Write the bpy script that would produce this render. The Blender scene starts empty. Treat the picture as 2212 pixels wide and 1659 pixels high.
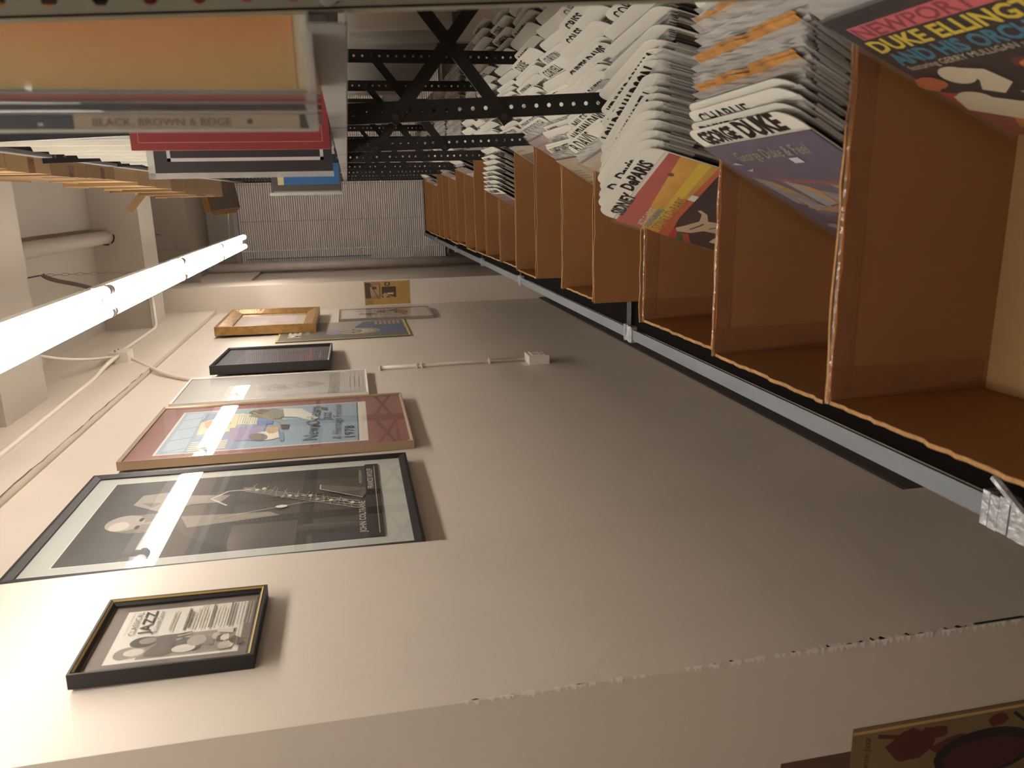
import bpy, math, random
from mathutils import Vector, Matrix, Euler
random.seed(7)
R = math.radians
H = 1.62                       # height of the lens above the floor; all z below are measured from the lens
SC = bpy.context.scene
COL = SC.collection

# ------------------------------------------------------------------ camera
cam_d = bpy.data.cameras.new('camera'); cam = bpy.data.objects.new('camera', cam_d); COL.objects.link(cam)
cam_d.sensor_fit = 'HORIZONTAL'; cam_d.sensor_width = 36.0; cam_d.lens = 36.0 * 1666.0 / 2212.0
cam_d.clip_start = 0.02
xr = Vector((0.97052844, 0.23101419, -0.06860753))      # room directions of the upright picture's right / down / forward
xd = Vector((-0.02080377, -0.20331534, -0.97889227))
xf = Vector((-0.24008697, 0.95147008, -0.19251735))
# the phone was held sideways: picture right is room down, picture up is room right
cx, cy, cz = xd, xr, -xf
cam.matrix_world = Matrix(((cx.x, cy.x, cz.x, 0), (cx.y, cy.y, cz.y, 0), (cx.z, cy.z, cz.z, H), (0, 0, 0, 1)))
cam_d.dof.use_dof = True; cam_d.dof.focus_distance = 2.6; cam_d.dof.aperture_fstop = 8.0
SC.camera = cam
# ------------------------------------------------------------------ light and exposure
world = bpy.data.worlds.new('world'); SC.world = world; world.use_nodes = True
world.node_tree.nodes['Background'].inputs[0].default_value = (1.0, 0.86, 0.7, 1)
world.node_tree.nodes['Background'].inputs[1].default_value = 0.03
SC.view_settings.view_transform = 'Standard'; SC.view_settings.look = 'None'
SC.view_settings.gamma = 1.0; SC.view_settings.use_curve_mapping = False
SC.view_settings.exposure = 0.0
TUBE_STRENGTH = 22.0
SC.cycles.transparent_max_bounces = 24
SC.cycles.max_bounces = 8

# ------------------------------------------------------------------ materials
def srgb(c):
    if isinstance(c, str):
        c = tuple(int(c[i:i+2], 16) / 255 for i in (0, 2, 4))
    return tuple(((v / 12.92) if v <= .04045 else ((v + .055) / 1.055) ** 2.4) for v in c) + (1,)
MATS = {}
def mat(name, col='808080', rough=.6, metal=0., var=0., vscale=8., bump=0., bscale=40., coat=0., stretch=None, objcol=False, ramp=None, emit=0):
    if name in MATS: return MATS[name]
    m = bpy.data.materials.new(name); MATS[name] = m; m.use_nodes = True
    nt = m.node_tree; N = nt.nodes; L = nt.links; b = N['Principled BSDF']
    c = srgb(col); b.inputs['Base Color'].default_value = c
    b.inputs['Roughness'].default_value = rough; b.inputs['Metallic'].default_value = metal
    b.inputs['Coat Weight'].default_value = coat; b.inputs['Coat Roughness'].default_value = .12
    if emit:
        b.inputs['Emission Color'].default_value = c; b.inputs['Emission Strength'].default_value = emit
    vec = None
    if var or bump or ramp:
        tc = N.new('ShaderNodeTexCoord'); mp = N.new('ShaderNodeMapping'); L.new(tc.outputs['Object'], mp.inputs[0])
        if stretch: mp.inputs['Scale'].default_value = stretch
        vec = mp.outputs[0]
    src = None
    if objcol:
        oi = N.new('ShaderNodeObjectInfo'); src = oi.outputs['Color']; L.new(src, b.inputs['Base Color'])
    if var or ramp:
        nz = N.new('ShaderNodeTexNoise'); nz.inputs['Scale'].default_value = vscale; nz.inputs['Detail'].default_value = 4; L.new(vec, nz.inputs[0])
        if ramp:
            cr = N.new('ShaderNodeValToRGB'); L.new(nz.outputs[0], cr.inputs[0])
            e = cr.color_ramp.elements
            for i, (p, cc) in enumerate(ramp):
                el = e[i] if i < 2 else e.new(p)
                el.position = p; el.color = srgb(cc)
            L.new(cr.outputs[0], b.inputs['Base Color'])
        else:
            mr = N.new('ShaderNodeMapRange'); L.new(nz.outputs[0], mr.inputs[0])
            mr.inputs[1].default_value = .25; mr.inputs[2].default_value = .75
            mr.inputs[3].default_value = 1 - var; mr.inputs[4].default_value = 1 + var
            mx = N.new('ShaderNodeVectorMath'); mx.operation = 'SCALE'
            if src: L.new(src, mx.inputs[0])
            else: mx.inputs[0].default_value = c[:3]
            L.new(mr.outputs[0], mx.inputs['Scale']); L.new(mx.outputs[0], b.inputs['Base Color'])
    if bump:
        nb = N.new('ShaderNodeTexNoise'); nb.inputs['Scale'].default_value = bscale; nb.inputs['Detail'].default_value = 3; L.new(vec, nb.inputs[0])
        bp = N.new('ShaderNodeBump'); bp.inputs['Strength'].default_value = min(1, bump); bp.inputs['Distance'].default_value = .004
        L.new(nb.outputs[0], bp.inputs['Height']); L.new(bp.outputs[0], b.inputs['Normal'])
    return m
def clear_mat(name, rough=.02, tint='ffffff', haze=0., bump=0., bscale=30, ior=1.5, hazecol='d8d8dc'):
    if name in MATS: return MATS[name]
    m = bpy.data.materials.new(name); MATS[name] = m; m.use_nodes = True
    nt = m.node_tree; N = nt.nodes; L = nt.links; out = N['Material Output']; N.remove(N['Principled BSDF'])
    tr = N.new('ShaderNodeBsdfTransparent'); tr.inputs[0].default_value = srgb(tint)
    gl = N.new('ShaderNodeBsdfGlossy'); gl.inputs['Roughness'].default_value = rough
    ge = N.new('ShaderNodeNewGeometry'); dt = N.new('ShaderNodeVectorMath'); dt.operation = 'DOT_PRODUCT'
    L.new(ge.outputs['Incoming'], dt.inputs[0]); L.new(ge.outputs['Normal'], dt.inputs[1])
    def mth(op, a, b=None):
        n_ = N.new('ShaderNodeMath'); n_.operation = op
        for i_, q_ in enumerate((a, b)):
            if q_ is None: continue
            if isinstance(q_, (int, float)): n_.inputs[i_].default_value = q_
            else: L.new(q_, n_.inputs[i_])
        return n_.outputs[0]
    fac = mth('ADD', mth('MULTIPLY', mth('POWER', mth('SUBTRACT', 1.0, mth('ABSOLUTE', dt.outputs['Value'])), 5.0), .95), .045)
    a = tr.outputs[0]
    if haze:
        df = N.new('ShaderNodeBsdfDiffuse'); df.inputs[0].default_value = srgb(hazecol)
        mh = N.new('ShaderNodeMixShader'); mh.inputs[0].default_value = haze; L.new(a, mh.inputs[1]); L.new(df.outputs[0], mh.inputs[2]); a = mh.outputs[0]
    mx = N.new('ShaderNodeMixShader'); L.new(fac, mx.inputs[0]); L.new(a, mx.inputs[1]); L.new(gl.outputs[0], mx.inputs[2])
    L.new(mx.outputs[0], out.inputs[0])
    if bump:
        tc = N.new('ShaderNodeTexCoord'); nb = N.new('ShaderNodeTexNoise'); nb.inputs['Scale'].default_value = bscale; L.new(tc.outputs['Object'], nb.inputs[0])
        bp = N.new('ShaderNodeBump'); bp.inputs['Strength'].default_value = bump; bp.inputs['Distance'].default_value = .01
        L.new(nb.outputs[0], bp.inputs['Height']); L.new(bp.outputs[0], gl.inputs['Normal'])
    return m

WALL = mat('cream_wall_paint', 'd6cabc', .42, var=.035, vscale=2.5, bump=.12, bscale=60)
CEIL = mat('ceiling_paint', 'b3a99c', .6, var=.03, vscale=2, bump=.1, bscale=30)
FLOOR = mat('worn_floor_tile', '8d8173', .5, var=.3, vscale=6)
BASEB = mat('black_vinyl', '120d0a', .5)
BLACKM = mat('black_steel', '1d1a19', .45, .0, var=.15, vscale=20)
RAILM = mat('galvanised_rail', '7f858a', .45, .3, var=.12, vscale=14, stretch=(1, .3, 1))
LIPM = mat('grey_steel', '8b8986', .5, .1, var=.06, vscale=10)
POSTG = mat('olive_grey_steel', '827d6c', .5, .1, var=.08, vscale=10)
DECK = mat('dark_deck', '0c0706', .85)
CARD = mat('corrugated_cardboard', '96683a', .75, var=.08, vscale=3, bump=.15, bscale=160, stretch=(1, 1, .15))
CARDE = mat('torn_cardboard_edge', 'ab8050', .85, var=.25, vscale=90, bump=.8, bscale=200)
CARDL = mat('pale_cardboard', 'ad8b60', .75, var=.1, vscale=6)
DECK.node_tree.nodes['Principled BSDF'].inputs['Specular IOR Level'].default_value = .08
TAPE = clear_mat('clear_packing_tape', .15, 'e8c79a', haze=.15, bump=.5, bscale=60, hazecol='e9c9a0')
DUCT = mat('silver_tape', 'b9bbbf', .35, .5, var=.35, vscale=60, bump=1., bscale=80)
BLKTAPE = mat('black_tape', '17171a', .35, .0, bump=1., bscale=50)
GLASS = clear_mat('picture_glass', .012)
COVER = mat('record_edges', rough=.55, var=.35, vscale=30, objcol=True, stretch=(1, .25, 1))
PLAST = mat('white_plastic_card', 'dedbcf', .45, var=.03, vscale=5)
INK = mat('black_marker_ink', '15130f', .5)
GREYINK = mat('faded_ink', '6d6a63', .6)
SLEEVE = clear_mat('poly_sleeve', .22, 'f8f8f8', haze=.5, bump=.6, bscale=22, hazecol='d9d6d0')
CLEARS = clear_mat('clear_outer_sleeve', .1, 'ffffff', haze=.06, bump=.35, bscale=14)
def flat(c, r=.55): return mat('paint_' + c + ('' if r == .55 else '_%d' % (r * 100)), c, r)

# ------------------------------------------------------------------ mesh builder
class MB:
    def __init__(s): s.v = []; s.f = []; s.mi = []; s.m = []
    def mid(s, m):
        if m not in s.m: s.m.append(m)
        return s.m.index(m)
    def add(s, vs, fs, m):
        o = len(s.v); s.v += [tuple(v) for v in vs]; k = s.mid(m)
        for f in fs: s.f.append([i + o for i in f]); s.mi.append(k)
        return s
    def box(s, x0, x1, y0, y1, z0, z1, m, top=None, T=None):
        vs = [(x0, y0, z0), (x1, y0, z0), (x1, y1, z0), (x0, y1, z0), (x0, y0, z1), (x1, y0, z1), (x1, y1, z1), (x0, y1, z1)]
        if T: vs = [T @ Vector(v) for v in vs]
        s.add(vs, [(3, 2, 1, 0), (0, 1, 5, 4), (1, 2, 6, 5), (2, 3, 7, 6), (3, 0, 4, 7)], m)
        s.add(vs[4:], [(0, 1, 2, 3)], top or m); return s
    def tube(s, pts, r, m, n=10, cap=True, rr=None):
        pts = [Vector(p) for p in pts]; rings = []; up = Vector((0, 0, 1)); prev = None
        for i, p in enumerate(pts):
            d = (pts[min(i + 1, len(pts) - 1)] - pts[max(i - 1, 0)]).normalized()
            a = d.cross(prev if prev is not None else (up if abs(d.z) < .9 else Vector((1, 0, 0)))).normalized(); b = a.cross(d).normalized()
            prev = b if prev is None else b
            prev = a.cross(d) * 1.0
            q = rr[i] if rr else r
            rings.append([p + (a * math.cos(2 * math.pi * k / n) + b * math.sin(2 * math.pi * k / n)) * q for k in range(n)])
        vs = [v for rg in rings for v in rg]; fs = []
        for i in range(len(pts) - 1):
            for k in range(n): fs.append((i * n + k, i * n + (k + 1) % n, (i + 1) * n + (k + 1) % n, (i + 1) * n + k))
        if cap: fs += [tuple(range(n))[::-1], tuple((len(pts) - 1) * n + k for k in range(n))]
        return s.add(vs, fs, m)
    def build(s, name, parent=None, loc=(0, 0, 0), smooth=False):
        me = bpy.data.meshes.new(name); me.from_pydata(s.v, [], s.f)
        for m in s.m: me.materials.append(m)
        me.polygons.foreach_set('material_index', s.mi)
        if smooth: me.polygons.foreach_set('use_smooth', [True] * len(s.f))
        me.update()
        o = bpy.data.objects.new(name, me); COL.objects.link(o)
        o.location = loc
        if parent: o.parent = parent
        else: o.location = (loc[0], loc[1], loc[2] + H)
        return o
def bez(p0, p1, p2, p3, n=14):
    out = []
    for i in range(n + 1):
        t = i / n; u = 1 - t
        out.append(Vector(p0) * u**3 + Vector(p1) * 3 * u * u * t + Vector(p2) * 3 * u * t * t + Vector(p3) * t**3)
    return out
def tag(o, label=None, cat=None, group=None, kind=None):
    if label: o['label'] = label
    if cat: o['category'] = cat
    if group: o['group'] = group
    if kind: o['kind'] = kind
    return o
def thing(name, label, cat, loc=(0, 0, 0), rot=(0, 0, 0), group=None):
    o = bpy.data.objects.new(name, None); COL.objects.link(o); o.empty_display_size = .05
    o.location = (loc[0], loc[1], loc[2] + H); o.rotation_euler = rot
    return tag(o, label, cat, group)
def copy_tree(o, loc=None, rot=None):
    c = o.copy(); COL.objects.link(c)
    for ch in o.children:
        d = ch.copy(); COL.objects.link(d); d.parent = c
        for g in ch.children:
            e = g.copy(); COL.objects.link(e); e.parent = d
    if loc: c.location = (loc[0], loc[1], loc[2] + H)
    if rot: c.rotation_euler = rot
    return c
# flat printed artwork: u to the reader's right, v up
TXT = {}
def text_data(s, shear=0., off=0.):
    k = (s, shear, off)
    if k not in TXT:
        cu = bpy.data.curves.new('lettering', 'FONT'); cu.body = s; cu.size = 1; cu.shear = shear; cu.offset = off; cu.resolution_u = 2
        o = bpy.data.objects.new('lettering', cu); COL.objects.link(o)
        dg = bpy.context.evaluated_depsgraph_get(); me = bpy.data.meshes.new_from_object(o.evaluated_get(dg))
        vs = [(v.co.x, v.co.y) for v in me.vertices]; fs = [tuple(p.vertices) for p in me.polygons]
        bpy.data.objects.remove(o); bpy.data.curves.remove(cu); bpy.data.meshes.remove(me)
        x0 = min(v[0] for v in vs); x1 = max(v[0] for v in vs); y1 = max(v[1] for v in vs); y0 = min(0, min(v[1] for v in vs))
        TXT[k] = ([((x - x0), y) for x, y in vs], fs, x1 - x0, max(v[1] for v in vs))
    return TXT[k]
class Art(MB):
    def __init__(s, w, h, side=1):     # side=1: read looking toward -x (left wall); -1: read looking toward +x (record bins)
        super().__init__(); s.w = w; s.h = h; s.side = side; s.l = 0; s.org = (0, 0)
    def P(s, u, v, l):
        return ((l if s.side > 0 else -l), (u - s.w / 2) * s.side, v)
    def poly(s, pts, m, l=None):
        s.l += 1
        l = .0004 + s.l * .00006 if l is None else l
        vs = [s.P(u, v, l) for u, v in pts]
        a = 0
        for i in range(len(pts)):
            a += pts[i][0] * pts[(i + 1) % len(pts)][1] - pts[(i + 1) % len(pts)][0] * pts[i][1]
        f = list(range(len(vs)))
        if (a < 0): f = f[::-1]
        return s.add(vs, [f], m)
    def rect(s, u0, v0, u1, v1, m): return s.poly([(u0, v0), (u1, v0), (u1, v1), (u0, v1)], m)
    def ell(s, u, v, a, b, m, rot=0, n=20):
        c, q = math.cos(rot), math.sin(rot)
        return s.poly([(u + a * math.cos(t) * c - b * math.sin(t) * q, v + a * math.cos(t) * q + b * math.sin(t) * c) for t in [2 * math.pi * i / n for i in range(n)]], m)
    def line(s, pts, wd, m):
        for i in range(len(pts) - 1):
            (a, b), (c, d) = pts[i], pts[i + 1]; L = math.hypot(c - a, d - b) or 1e-6
            nx, ny = -(d - b) / L * wd / 2, (c - a) / L * wd / 2
            s.poly([(a - nx, b - ny), (c - nx, d - ny), (c + nx, d + ny), (a + nx, b + ny)], m)
        return s
    def text(s, t, u, v, hgt, m, width=None, shear=0., off=0., center=False, rot=0.):
        vs, fs, w, h = text_data(t, shear, off); sy = hgt / h; sx = (width / w) if width else sy
        s.l += 1; l = .0004 + s.l * .00006
        x0 = u - (w * sx / 2 if center else 0); c, q = math.cos(rot), math.sin(rot)
        pv = []
        for x, y in vs:
            X = x * sx; Y = y * sy
            pv.append(s.P(x0 + X * c - Y * q, v + X * q + Y * c, l))
        if s.side < 0 or True: pass
        return s.add(pv, fs, m)

# ------------------------------------------------------------------ room shell
def struct(name, mb, smooth=False): return tag(mb.build(name, smooth=smooth), kind='structure')
XW = -.85; YB = -2.6; YF = 9.7; XR = 1.75; ZC = 1.62; ZF = -H
struct('floor', MB().box(-1.4, XR, YB, YF + .1, ZF - .05, ZF, FLOOR))
struct('ceiling', MB().box(-1.4, XR, YB, YF + .1, ZC, ZC + .05, CEIL))
wl = MB()
wl.box(XW - .1, XW, 1.05, YF, ZF, 1.04, WALL).box(XW - .1, XW + .025, 1.05, YF, 1.045, ZC, WALL)
wl.box(-1.4, -1.3, YB, 1.05, ZF, ZC, WALL)
struct('wall_left', wl)
pl = MB()                                     # pier with a slightly proud corridor face
n = 14
for i in range(n):
    z0 = ZF + (ZC - ZF) * i / n; z1 = ZF + (ZC - ZF) * (i + 1) / n
    f = lambda z: .006 * math.sin(z * 2.3) + .003 * math.sin(z * 5)
    a0, a1 = f(z0), f(z1)
    pl.add([(-.75 + a0 * .4, 1.02, z0), (-.75 + a0 * .4, 1.60 + a0, z0), (-.75 + a1 * .4, 1.60 + a1, z1), (-.75 + a1 * .4, 1.02, z1)], [(0, 1, 2, 3)], WALL)
    pl.add([(-.75 + a0 * .4, 1.60 + a0, z0), (-1.3, 1.60 + a0, z0), (-1.3, 1.60 + a1, z1), (-.75 + a1 * .4, 1.60 + a1, z1)], [(0, 1, 2, 3)], WALL)
    pl.add([(-1.3, 1.02, z0), (-.75 + a0 * .4, 1.02, z0), (-.75 + a1 * .4, 1.02, z1), (-1.3, 1.02, z1)], [(0, 1, 2, 3)], WALL)
pier = struct('wall_pier', pl)
struct('wall_far_pier', MB().box(XW + .0, -.648, 6.22, 6.62, ZF, ZC, WALL))
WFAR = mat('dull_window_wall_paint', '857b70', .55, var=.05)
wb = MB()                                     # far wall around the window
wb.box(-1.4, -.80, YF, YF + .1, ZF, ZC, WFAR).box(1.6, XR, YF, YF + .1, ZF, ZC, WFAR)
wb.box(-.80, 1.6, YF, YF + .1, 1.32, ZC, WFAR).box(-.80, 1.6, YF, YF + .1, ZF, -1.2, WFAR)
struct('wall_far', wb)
struct('wall_right', MB().box(XR, XR + .1, YB, YF, ZF, ZC, WALL))
struct('wall_back', MB().box(-1.4, XR, YB - .1, YB, ZF, ZC, WALL))
struct('baseboard_left', MB().box(XW, XW + .008, 1.62, 6.215, ZF, -1.505, BASEB))
for i, (y0, y1) in enumerate([(.75, 1.15), (3.15, 3.58), (5.48, 5.86), (7.0, 7.35)]):
    struct('trim_%d' % (i + 1), MB().box(-.848, XR, y0, y1, 1.33, ZC - .001, CEIL))
# window with dark night glass behind the blind
wf = MB()
for x0, x1, z0, z1 in [(-.80, -.75, -1.2, 1.32), (1.55, 1.6, -1.2, 1.32), (-.75, 1.55, 1.27, 1.32), (-.75, 1.55, -1.2, -1.15), (.38, .42, -1.15, 1.27)]:
    wf.box(x0, x1, YF, YF + .06, z0, z1, flat('b5aca2'))
wo = struct('window_1', wf)
MB().box(-.75, 1.55, YF + .07, YF + .075, -1.15, 1.27, GLASS).build('window_glass', wo)
MB().box(-.75, 1.55, YF + .09, YF + .095, -1.15, 1.27, flat('0b0c10')).build('night_outside', wo)

# chipped plaster running down the near edge of the pier
ch = MB(); CH = flat('eae3d8', .8); CRK = flat('1a1411', .9)
random.seed(3)
for i in range(170):
    z = -1.60 + i * .0088 + random.uniform(-.004, .004)
    if z > -.12 or random.random() < (.1 if z < -.6 else .35): continue
    w = random.uniform(.002, .009) * (1.3 if z < -.7 else .6); h = random.uniform(.004, .016); y = 1.017
    x = -.7515
    ch.add([(x + .004, y + .001, z), (x + .004, y + w, z + h * .4), (x + .004, y + w * .6, z + h), (x + .004, y, z + h * .8)], [(0, 1, 2, 3)], CH if random.random() < .8 else CRK)
    ch.add([(x + .0042, y, z), (x - w, y - .001, z + h * .3), (x + .0042, y, z + h)], [(0, 2, 1)], CH)
for z0, z1, w in [(-1.13, -1.02, .006), (-1.2, -1.17, .004), (-1.3, -1.285, .003)]:
    ch.add([(-.7465, 1.018, z0), (-.7465, 1.018 + w, z0 + .01), (-.7465, 1.018 + w * .8, z1), (-.7465, 1.018, z1)], [(0, 1, 2, 3)], CRK)
o = ch.build('chipped_plaster', pier); o.location = (0, 0, 0)
# crack where the wall meets the bulkhead
cr = MB(); pts = []
y = 1.9
random.seed(5)
while y < 4.0:
    pts.append((XW + .0265, y, 1.046 + random.uniform(-.003, .003))); y += .07
for a, b in zip(pts, pts[1:]):
    w = random.uniform(.0006, .003)
    cr.add([(a[0], a[1], a[2] - w), (b[0], b[1], b[2] - w), (b[0], b[1], b[2] + w), (a[0], a[1], a[2] + w)], [(0, 1, 2, 3)], flat('6a5c50'))
tag(cr.build('trim_5'), kind='structure')

# ------------------------------------------------------------------ blinds
vb = thing('venetian_blind', 'closed grey horizontal slat blind covering the window at the aisle end', 'blind', (0, 9.60, 0))
SL = mat('blind_slat', 'd6cdc8', .45, var=.05, vscale=3)
b = MB(); z = 1.245
while z > -1.14:
    b.add([(-.735, -.012, z - .0118), (1.52, -.012, z - .0118), (1.52, -.005, z + .001), (-.735, -.005, z + .001), (1.52, .008, z + .0118), (-.735, .008, z + .0118)],
          [(0, 1, 2, 3), (3, 2, 4, 5)], SL)
    z -= .0252
b.build('slats', vb)
MB().box(-.74, 1.53, -.02, .025, 1.26, 1.30, flat('8f8782')).build('head_rail', vb)
for x in (-.6, .4, 1.4): MB().box(x, x + .03, .02, .0995, 1.275, 1.30, flat('8f8782')).build('mounting_bracket', vb)
MB().box(-.70, 1.52, -.012, .014, -1.185, -1.165, flat('8f8782')).build('bottom_rail', vb)
for x in (-.26, .155, .7, 1.2):
    MB().tube([(x, -.014, 1.26), (x, -.014, -1.17)], .0016, flat('6f6764'), 6).build('ladder_cord', vb)
bb = MB(); z = 1.25
CW = flat('efe9e4', .3)
while z > -1.15:
    bb.box(-.603, -.595, -.016, -.010, z - .007, z + .007, CW); z -= .0252
bb.build('cord_holes', vb)
MB().tube([(-.69, -.03, 1.2), (-.69, -.03, -.25)], .004, flat('6b625e'), 8).build('tilt_wand', vb)
# vertical heating pipe beside the window
tag(MB().tube([(-.775, 9.45, ZF), (-.775, 9.45, 0), (-.775, 9.45, ZC)], .052, mat('flaking_pipe_paint', 'bdb1a8', .5, var=.12, vscale=9, bump=.9, bscale=14), 20).build('heating_pipe', smooth=True),
    'cream painted vertical pipe with flaking paint left of the window blind', 'pipe')

# ------------------------------------------------------------------ ceiling lights
TUBE = mat('lit_tube', 'fff8ef', .4, emit=TUBE_STRENGTH)
HOUS = mat('white_enamel', 'e9e7e3', .35, coat=.3)
SOCK = mat('lamp_socket', 'cfcfcd', .4)
def light_fixture():
    r = thing('strip_light', 'x', 'light', (0, 0, 0))
    h = MB().box(-.04, .04, .02, 1.20, .035, .075, HOUS)
    h.add([(-.04, .02, .035), (.04, .02, .035), (.018, .02, .012), (-.018, .02, .012), (-.04, 1.2, .035), (.04, 1.2, .035), (.018, 1.2, .012), (-.018, 1.2, .012)],
          [(0, 3, 7, 4), (3, 2, 6, 7), (2, 1, 5, 6), (0, 1, 2, 3), (7, 6, 5, 4)], HOUS)
    h.build('housing', r)
    for s in (-1, 1):
        MB().tube([(s * .036, .028, 0), (s * .036, .034, 0), (s * .036, .045, 0), (s * .036, 1.175, 0), (s * .036, 1.186, 0), (s * .036, 1.192, 0)], .019, TUBE, 14, rr=[.008, .015, .0185, .0185, .015, .008]).build('fluorescent_tube', r, smooth=True)
        for y in (.006, 1.192):
            MB().tube([(s * .036, y, -.004), (s * .036, y + .022, -.004)], .019, SOCK, 12).box(s * .036 - .012, s * .036 + .012, y, y + .022, -.004, .036, SOCK).build('lamp_socket', r)
    return r
lf = light_fixture()
first = True
names = ['strip light with two glowing tubes at the far end of the row', 'second strip light from the far end with glowing twin tubes', 'third strip light from the far end with glowing twin tubes',
         'fourth strip light from the far end with glowing twin tubes', 'strip light with glowing twin tubes above the saxophonist poster', 'strip light just overhead at the near end of the row',
         'strip light behind the viewer in the aisle row']
for i in range(6):
    y = 5.27 - i * 1.22
    o = lf if first else copy_tree(lf)
    o.location = (-.327, y, .82 + H); first = False
    tag(o, names[i], 'strip light', 'strip lights in a row along the aisle')
for i, (x, y, rz, lab) in enumerate([(-.70, 7.62, -90, 'added unseen crosswise strip light lighting the blind, window aisle side'), (.62, 7.62, -90, 'added unseen crosswise strip light lighting the blind, right hand side'),  # crosswise fixtures added out of view behind the beam to brighten the blind
        (1.2, .2, 0, 'added unseen fill strip light over the neighbouring aisle, nearest the viewer'), (1.2, 1.5, 0, 'added unseen fill strip light over the neighbouring aisle, middle one'), (1.2, 2.75, 0, 'added unseen fill strip light over the neighbouring aisle, farthest one')]):  # unseen fixtures added over the next aisle to light the back shelf
    o = copy_tree(lf); o.location = (x, y, 1.5445 + H); o.rotation_euler = (0, 0, R(rz)); tag(o, lab, 'strip light', 'added unseen fill strip lights')
# chains and hangers
WIRE = flat('8d8378', .4)
def chain(name, label, x, y, z0, z1):
    m = MB(); z = z0; k = 0
    while z < z1:
        L = .036; w = .006
        ax = (1, 0) if k % 2 else (0, 1)
        loop = []
        for t in range(12):
            a = 2 * math.pi * t / 12
            loop.append((x + ax[0] * w * math.cos(a), y + ax[1] * w * math.cos(a), z + L / 2 + math.sin(a) * L / 2))
        m.tube(loop + [loop[0]], .0012, WIRE, 5, cap=False); z += L - .004; k += 1
    return tag(m.build(name), label, 'chain', 'hanging chains of the strip lights')
chain('light_chain', 'thin wire chain holding the strip light below the hanger bracket', -.33, 4.03, .9, 1.43)
chain('light_chain', 'thin wire chain above the far end of the strip lights', -.36, 6.3, .9, 1.61)
hb = thing('hanger_bracket', 'small white painted bracket on the ceiling above the chain', 'bracket', (-.29, 4.03, 1.45))
MB().box(-.05, .07, -.03, .03, .05, .169, CEIL).build('mounting_plate', hb)
m = MB()
for p in [(-.04, -.031, .07), (.03, -.031, .1), (.06, -.031, .15)]: m.box(p[0] - .004, p[0] + .004, p[1] - .003, p[1], p[2] - .004, p[2] + .004, CRK)
m.tube([(-.05, -.0, .05), (-.04, 0, -.01), (-.04, 0, -.03)], .004, flat('5d544c'), 6)
m.build('screws', hb)
tag(MB().tube(bez((-.33, 4.05, 1.44), (-.37, 4.05, 1.40), (-.37, 4.1, 1.32), (-.42, 4.06, 1.20)), .010, mat('flex_metal', '75695f', .5, .4, bump=1, bscale=200), 10).build('flexible_conduit', smooth=True),
    'short grey ribbed flexible conduit dangling beside the chain', 'conduit')
cp = thing('ceiling_pipe', 'cream pipe running along the ceiling into the cross beam with a cracked ring', 'pipe', (-.22, 0, 1.54))
MB().tube([(0, 3.59, 0), (0, 4.5, 0), (0, 5.47, 0)], .042, CEIL, 18, cap=False).build('pipe_run', cp, smooth=True)
m = MB()
for t in range(8, 16):
    a0 = 2 * math.pi * t / 20 ; a1 = 2 * math.pi * (t + 1) / 20
    if t in (11,): continue
    q = [(math.cos(a) * r_, 5.474, math.sin(a) * r_) for a, r_ in ((a0, .046), (a1, .046), (a1, .054), (a0, .054))]
    m.add(q, [(0, 1, 2, 3)], CRK)
m.build('cracked_ring', cp)
for pts, r_, lab in [([(-.55, 7.34, 1.6)], 0, '')]: pass
m = MB().tube(bez((-.20, 5.9, 1.55), (-.22, 6.1, 1.5), (-.25, 6.3, 1.5), (-.26, 6.6, 1.46)), .003, flat('4a423c'), 6)
m.tube(bez((-.20, 6.0, 1.56), (-.15, 6.3, 1.45), (-.2, 6.6, 1.4), (-.4, 6.8, 1.38)), .0016, WIRE, 6)
tag(m.build('loose_wires'), 'loose thin wires dangling under the ceiling past the cross beam', 'wire')
tag(MB().tube([(.13, 9.3, 1.3), (-.3, 6.5, .93)], .0022, flat('c9d4e2', .3), 6).build('stretched_wire'), 'pale straight wire stretched from the window head to the strip light', 'wire')

# wiring on the left wall
COND = mat('painted_conduit', 'ded3c6', .4)
jb = thing('junction_box', 'cream painted electrical junction box high on the wall with conduits', 'junction box', (-.80, 4.37, 1.235))
MB().box(-.025, .03, -.06, .05, -.045, .05, COND).build('box_body', jb)
m = MB()
for y in (-.03, .0, .03): m.tube([(.03, y, .03 - abs(y) * .3), (.033, y, .03 - abs(y) * .3)], .004, flat('4f463e'), 6)
m.build('screws', jb)
tag(MB().tube([(-.82, -2.4, 1.20), (-.82, 1.2, 1.20), (-.82, 2.7, 1.20), (-.82, 3.9, 1.245), (-.80, 4.1, 1.245), (-.785, 4.2, 1.235), (-.785, 4.31, 1.235)], .011, COND, 10).build('wall_conduit', smooth=True),
    'cream painted conduit running along the top of the wall toward the viewer', 'conduit')
tag(MB().tube([(-.80, 4.43, 1.25), (-.815, 4.6, 1.30), (-.815, 5.3, 1.30), (-.815, 5.39, 1.30), (-.79, 5.44, 1.30), (-.6, 5.46, 1.31)], .011, COND, 10).build('wall_conduit', smooth=True),
    'cream painted conduit running along the bulkhead toward the far beam', 'conduit')
tag(MB().tube(bez((-.79, 4.31, 1.26), (-.76, 4.1, 1.3), (-.70, 3.75, 1.3), (-.62, 3.6, 1.40)) + [Vector((-.6, 3.6, 1.5))], .007, COND, 8).build('ceiling_cable', smooth=True),
    'cream cable curving up from the junction box toward the ceiling', 'cable')
tag(MB().tube(bez((-.82, 4.38, 1.188), (-.825, 4.3, 1.12), (-.835, 4.02, 1.0), (-.838, 3.86, .80), 18) + [Vector((-.839, 3.842, .70)), Vector((-.839, 3.842, .5))], .010, COND, 10).build('wall_cable', smooth=True),
    'thick cream cable drooping from the junction box behind the white framed poster', 'cable')
oc = thing('outlet_conduit', 'thin cream conduit running down the wall to the outlet box', 'conduit', (-.838, 3.842, 0))
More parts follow.
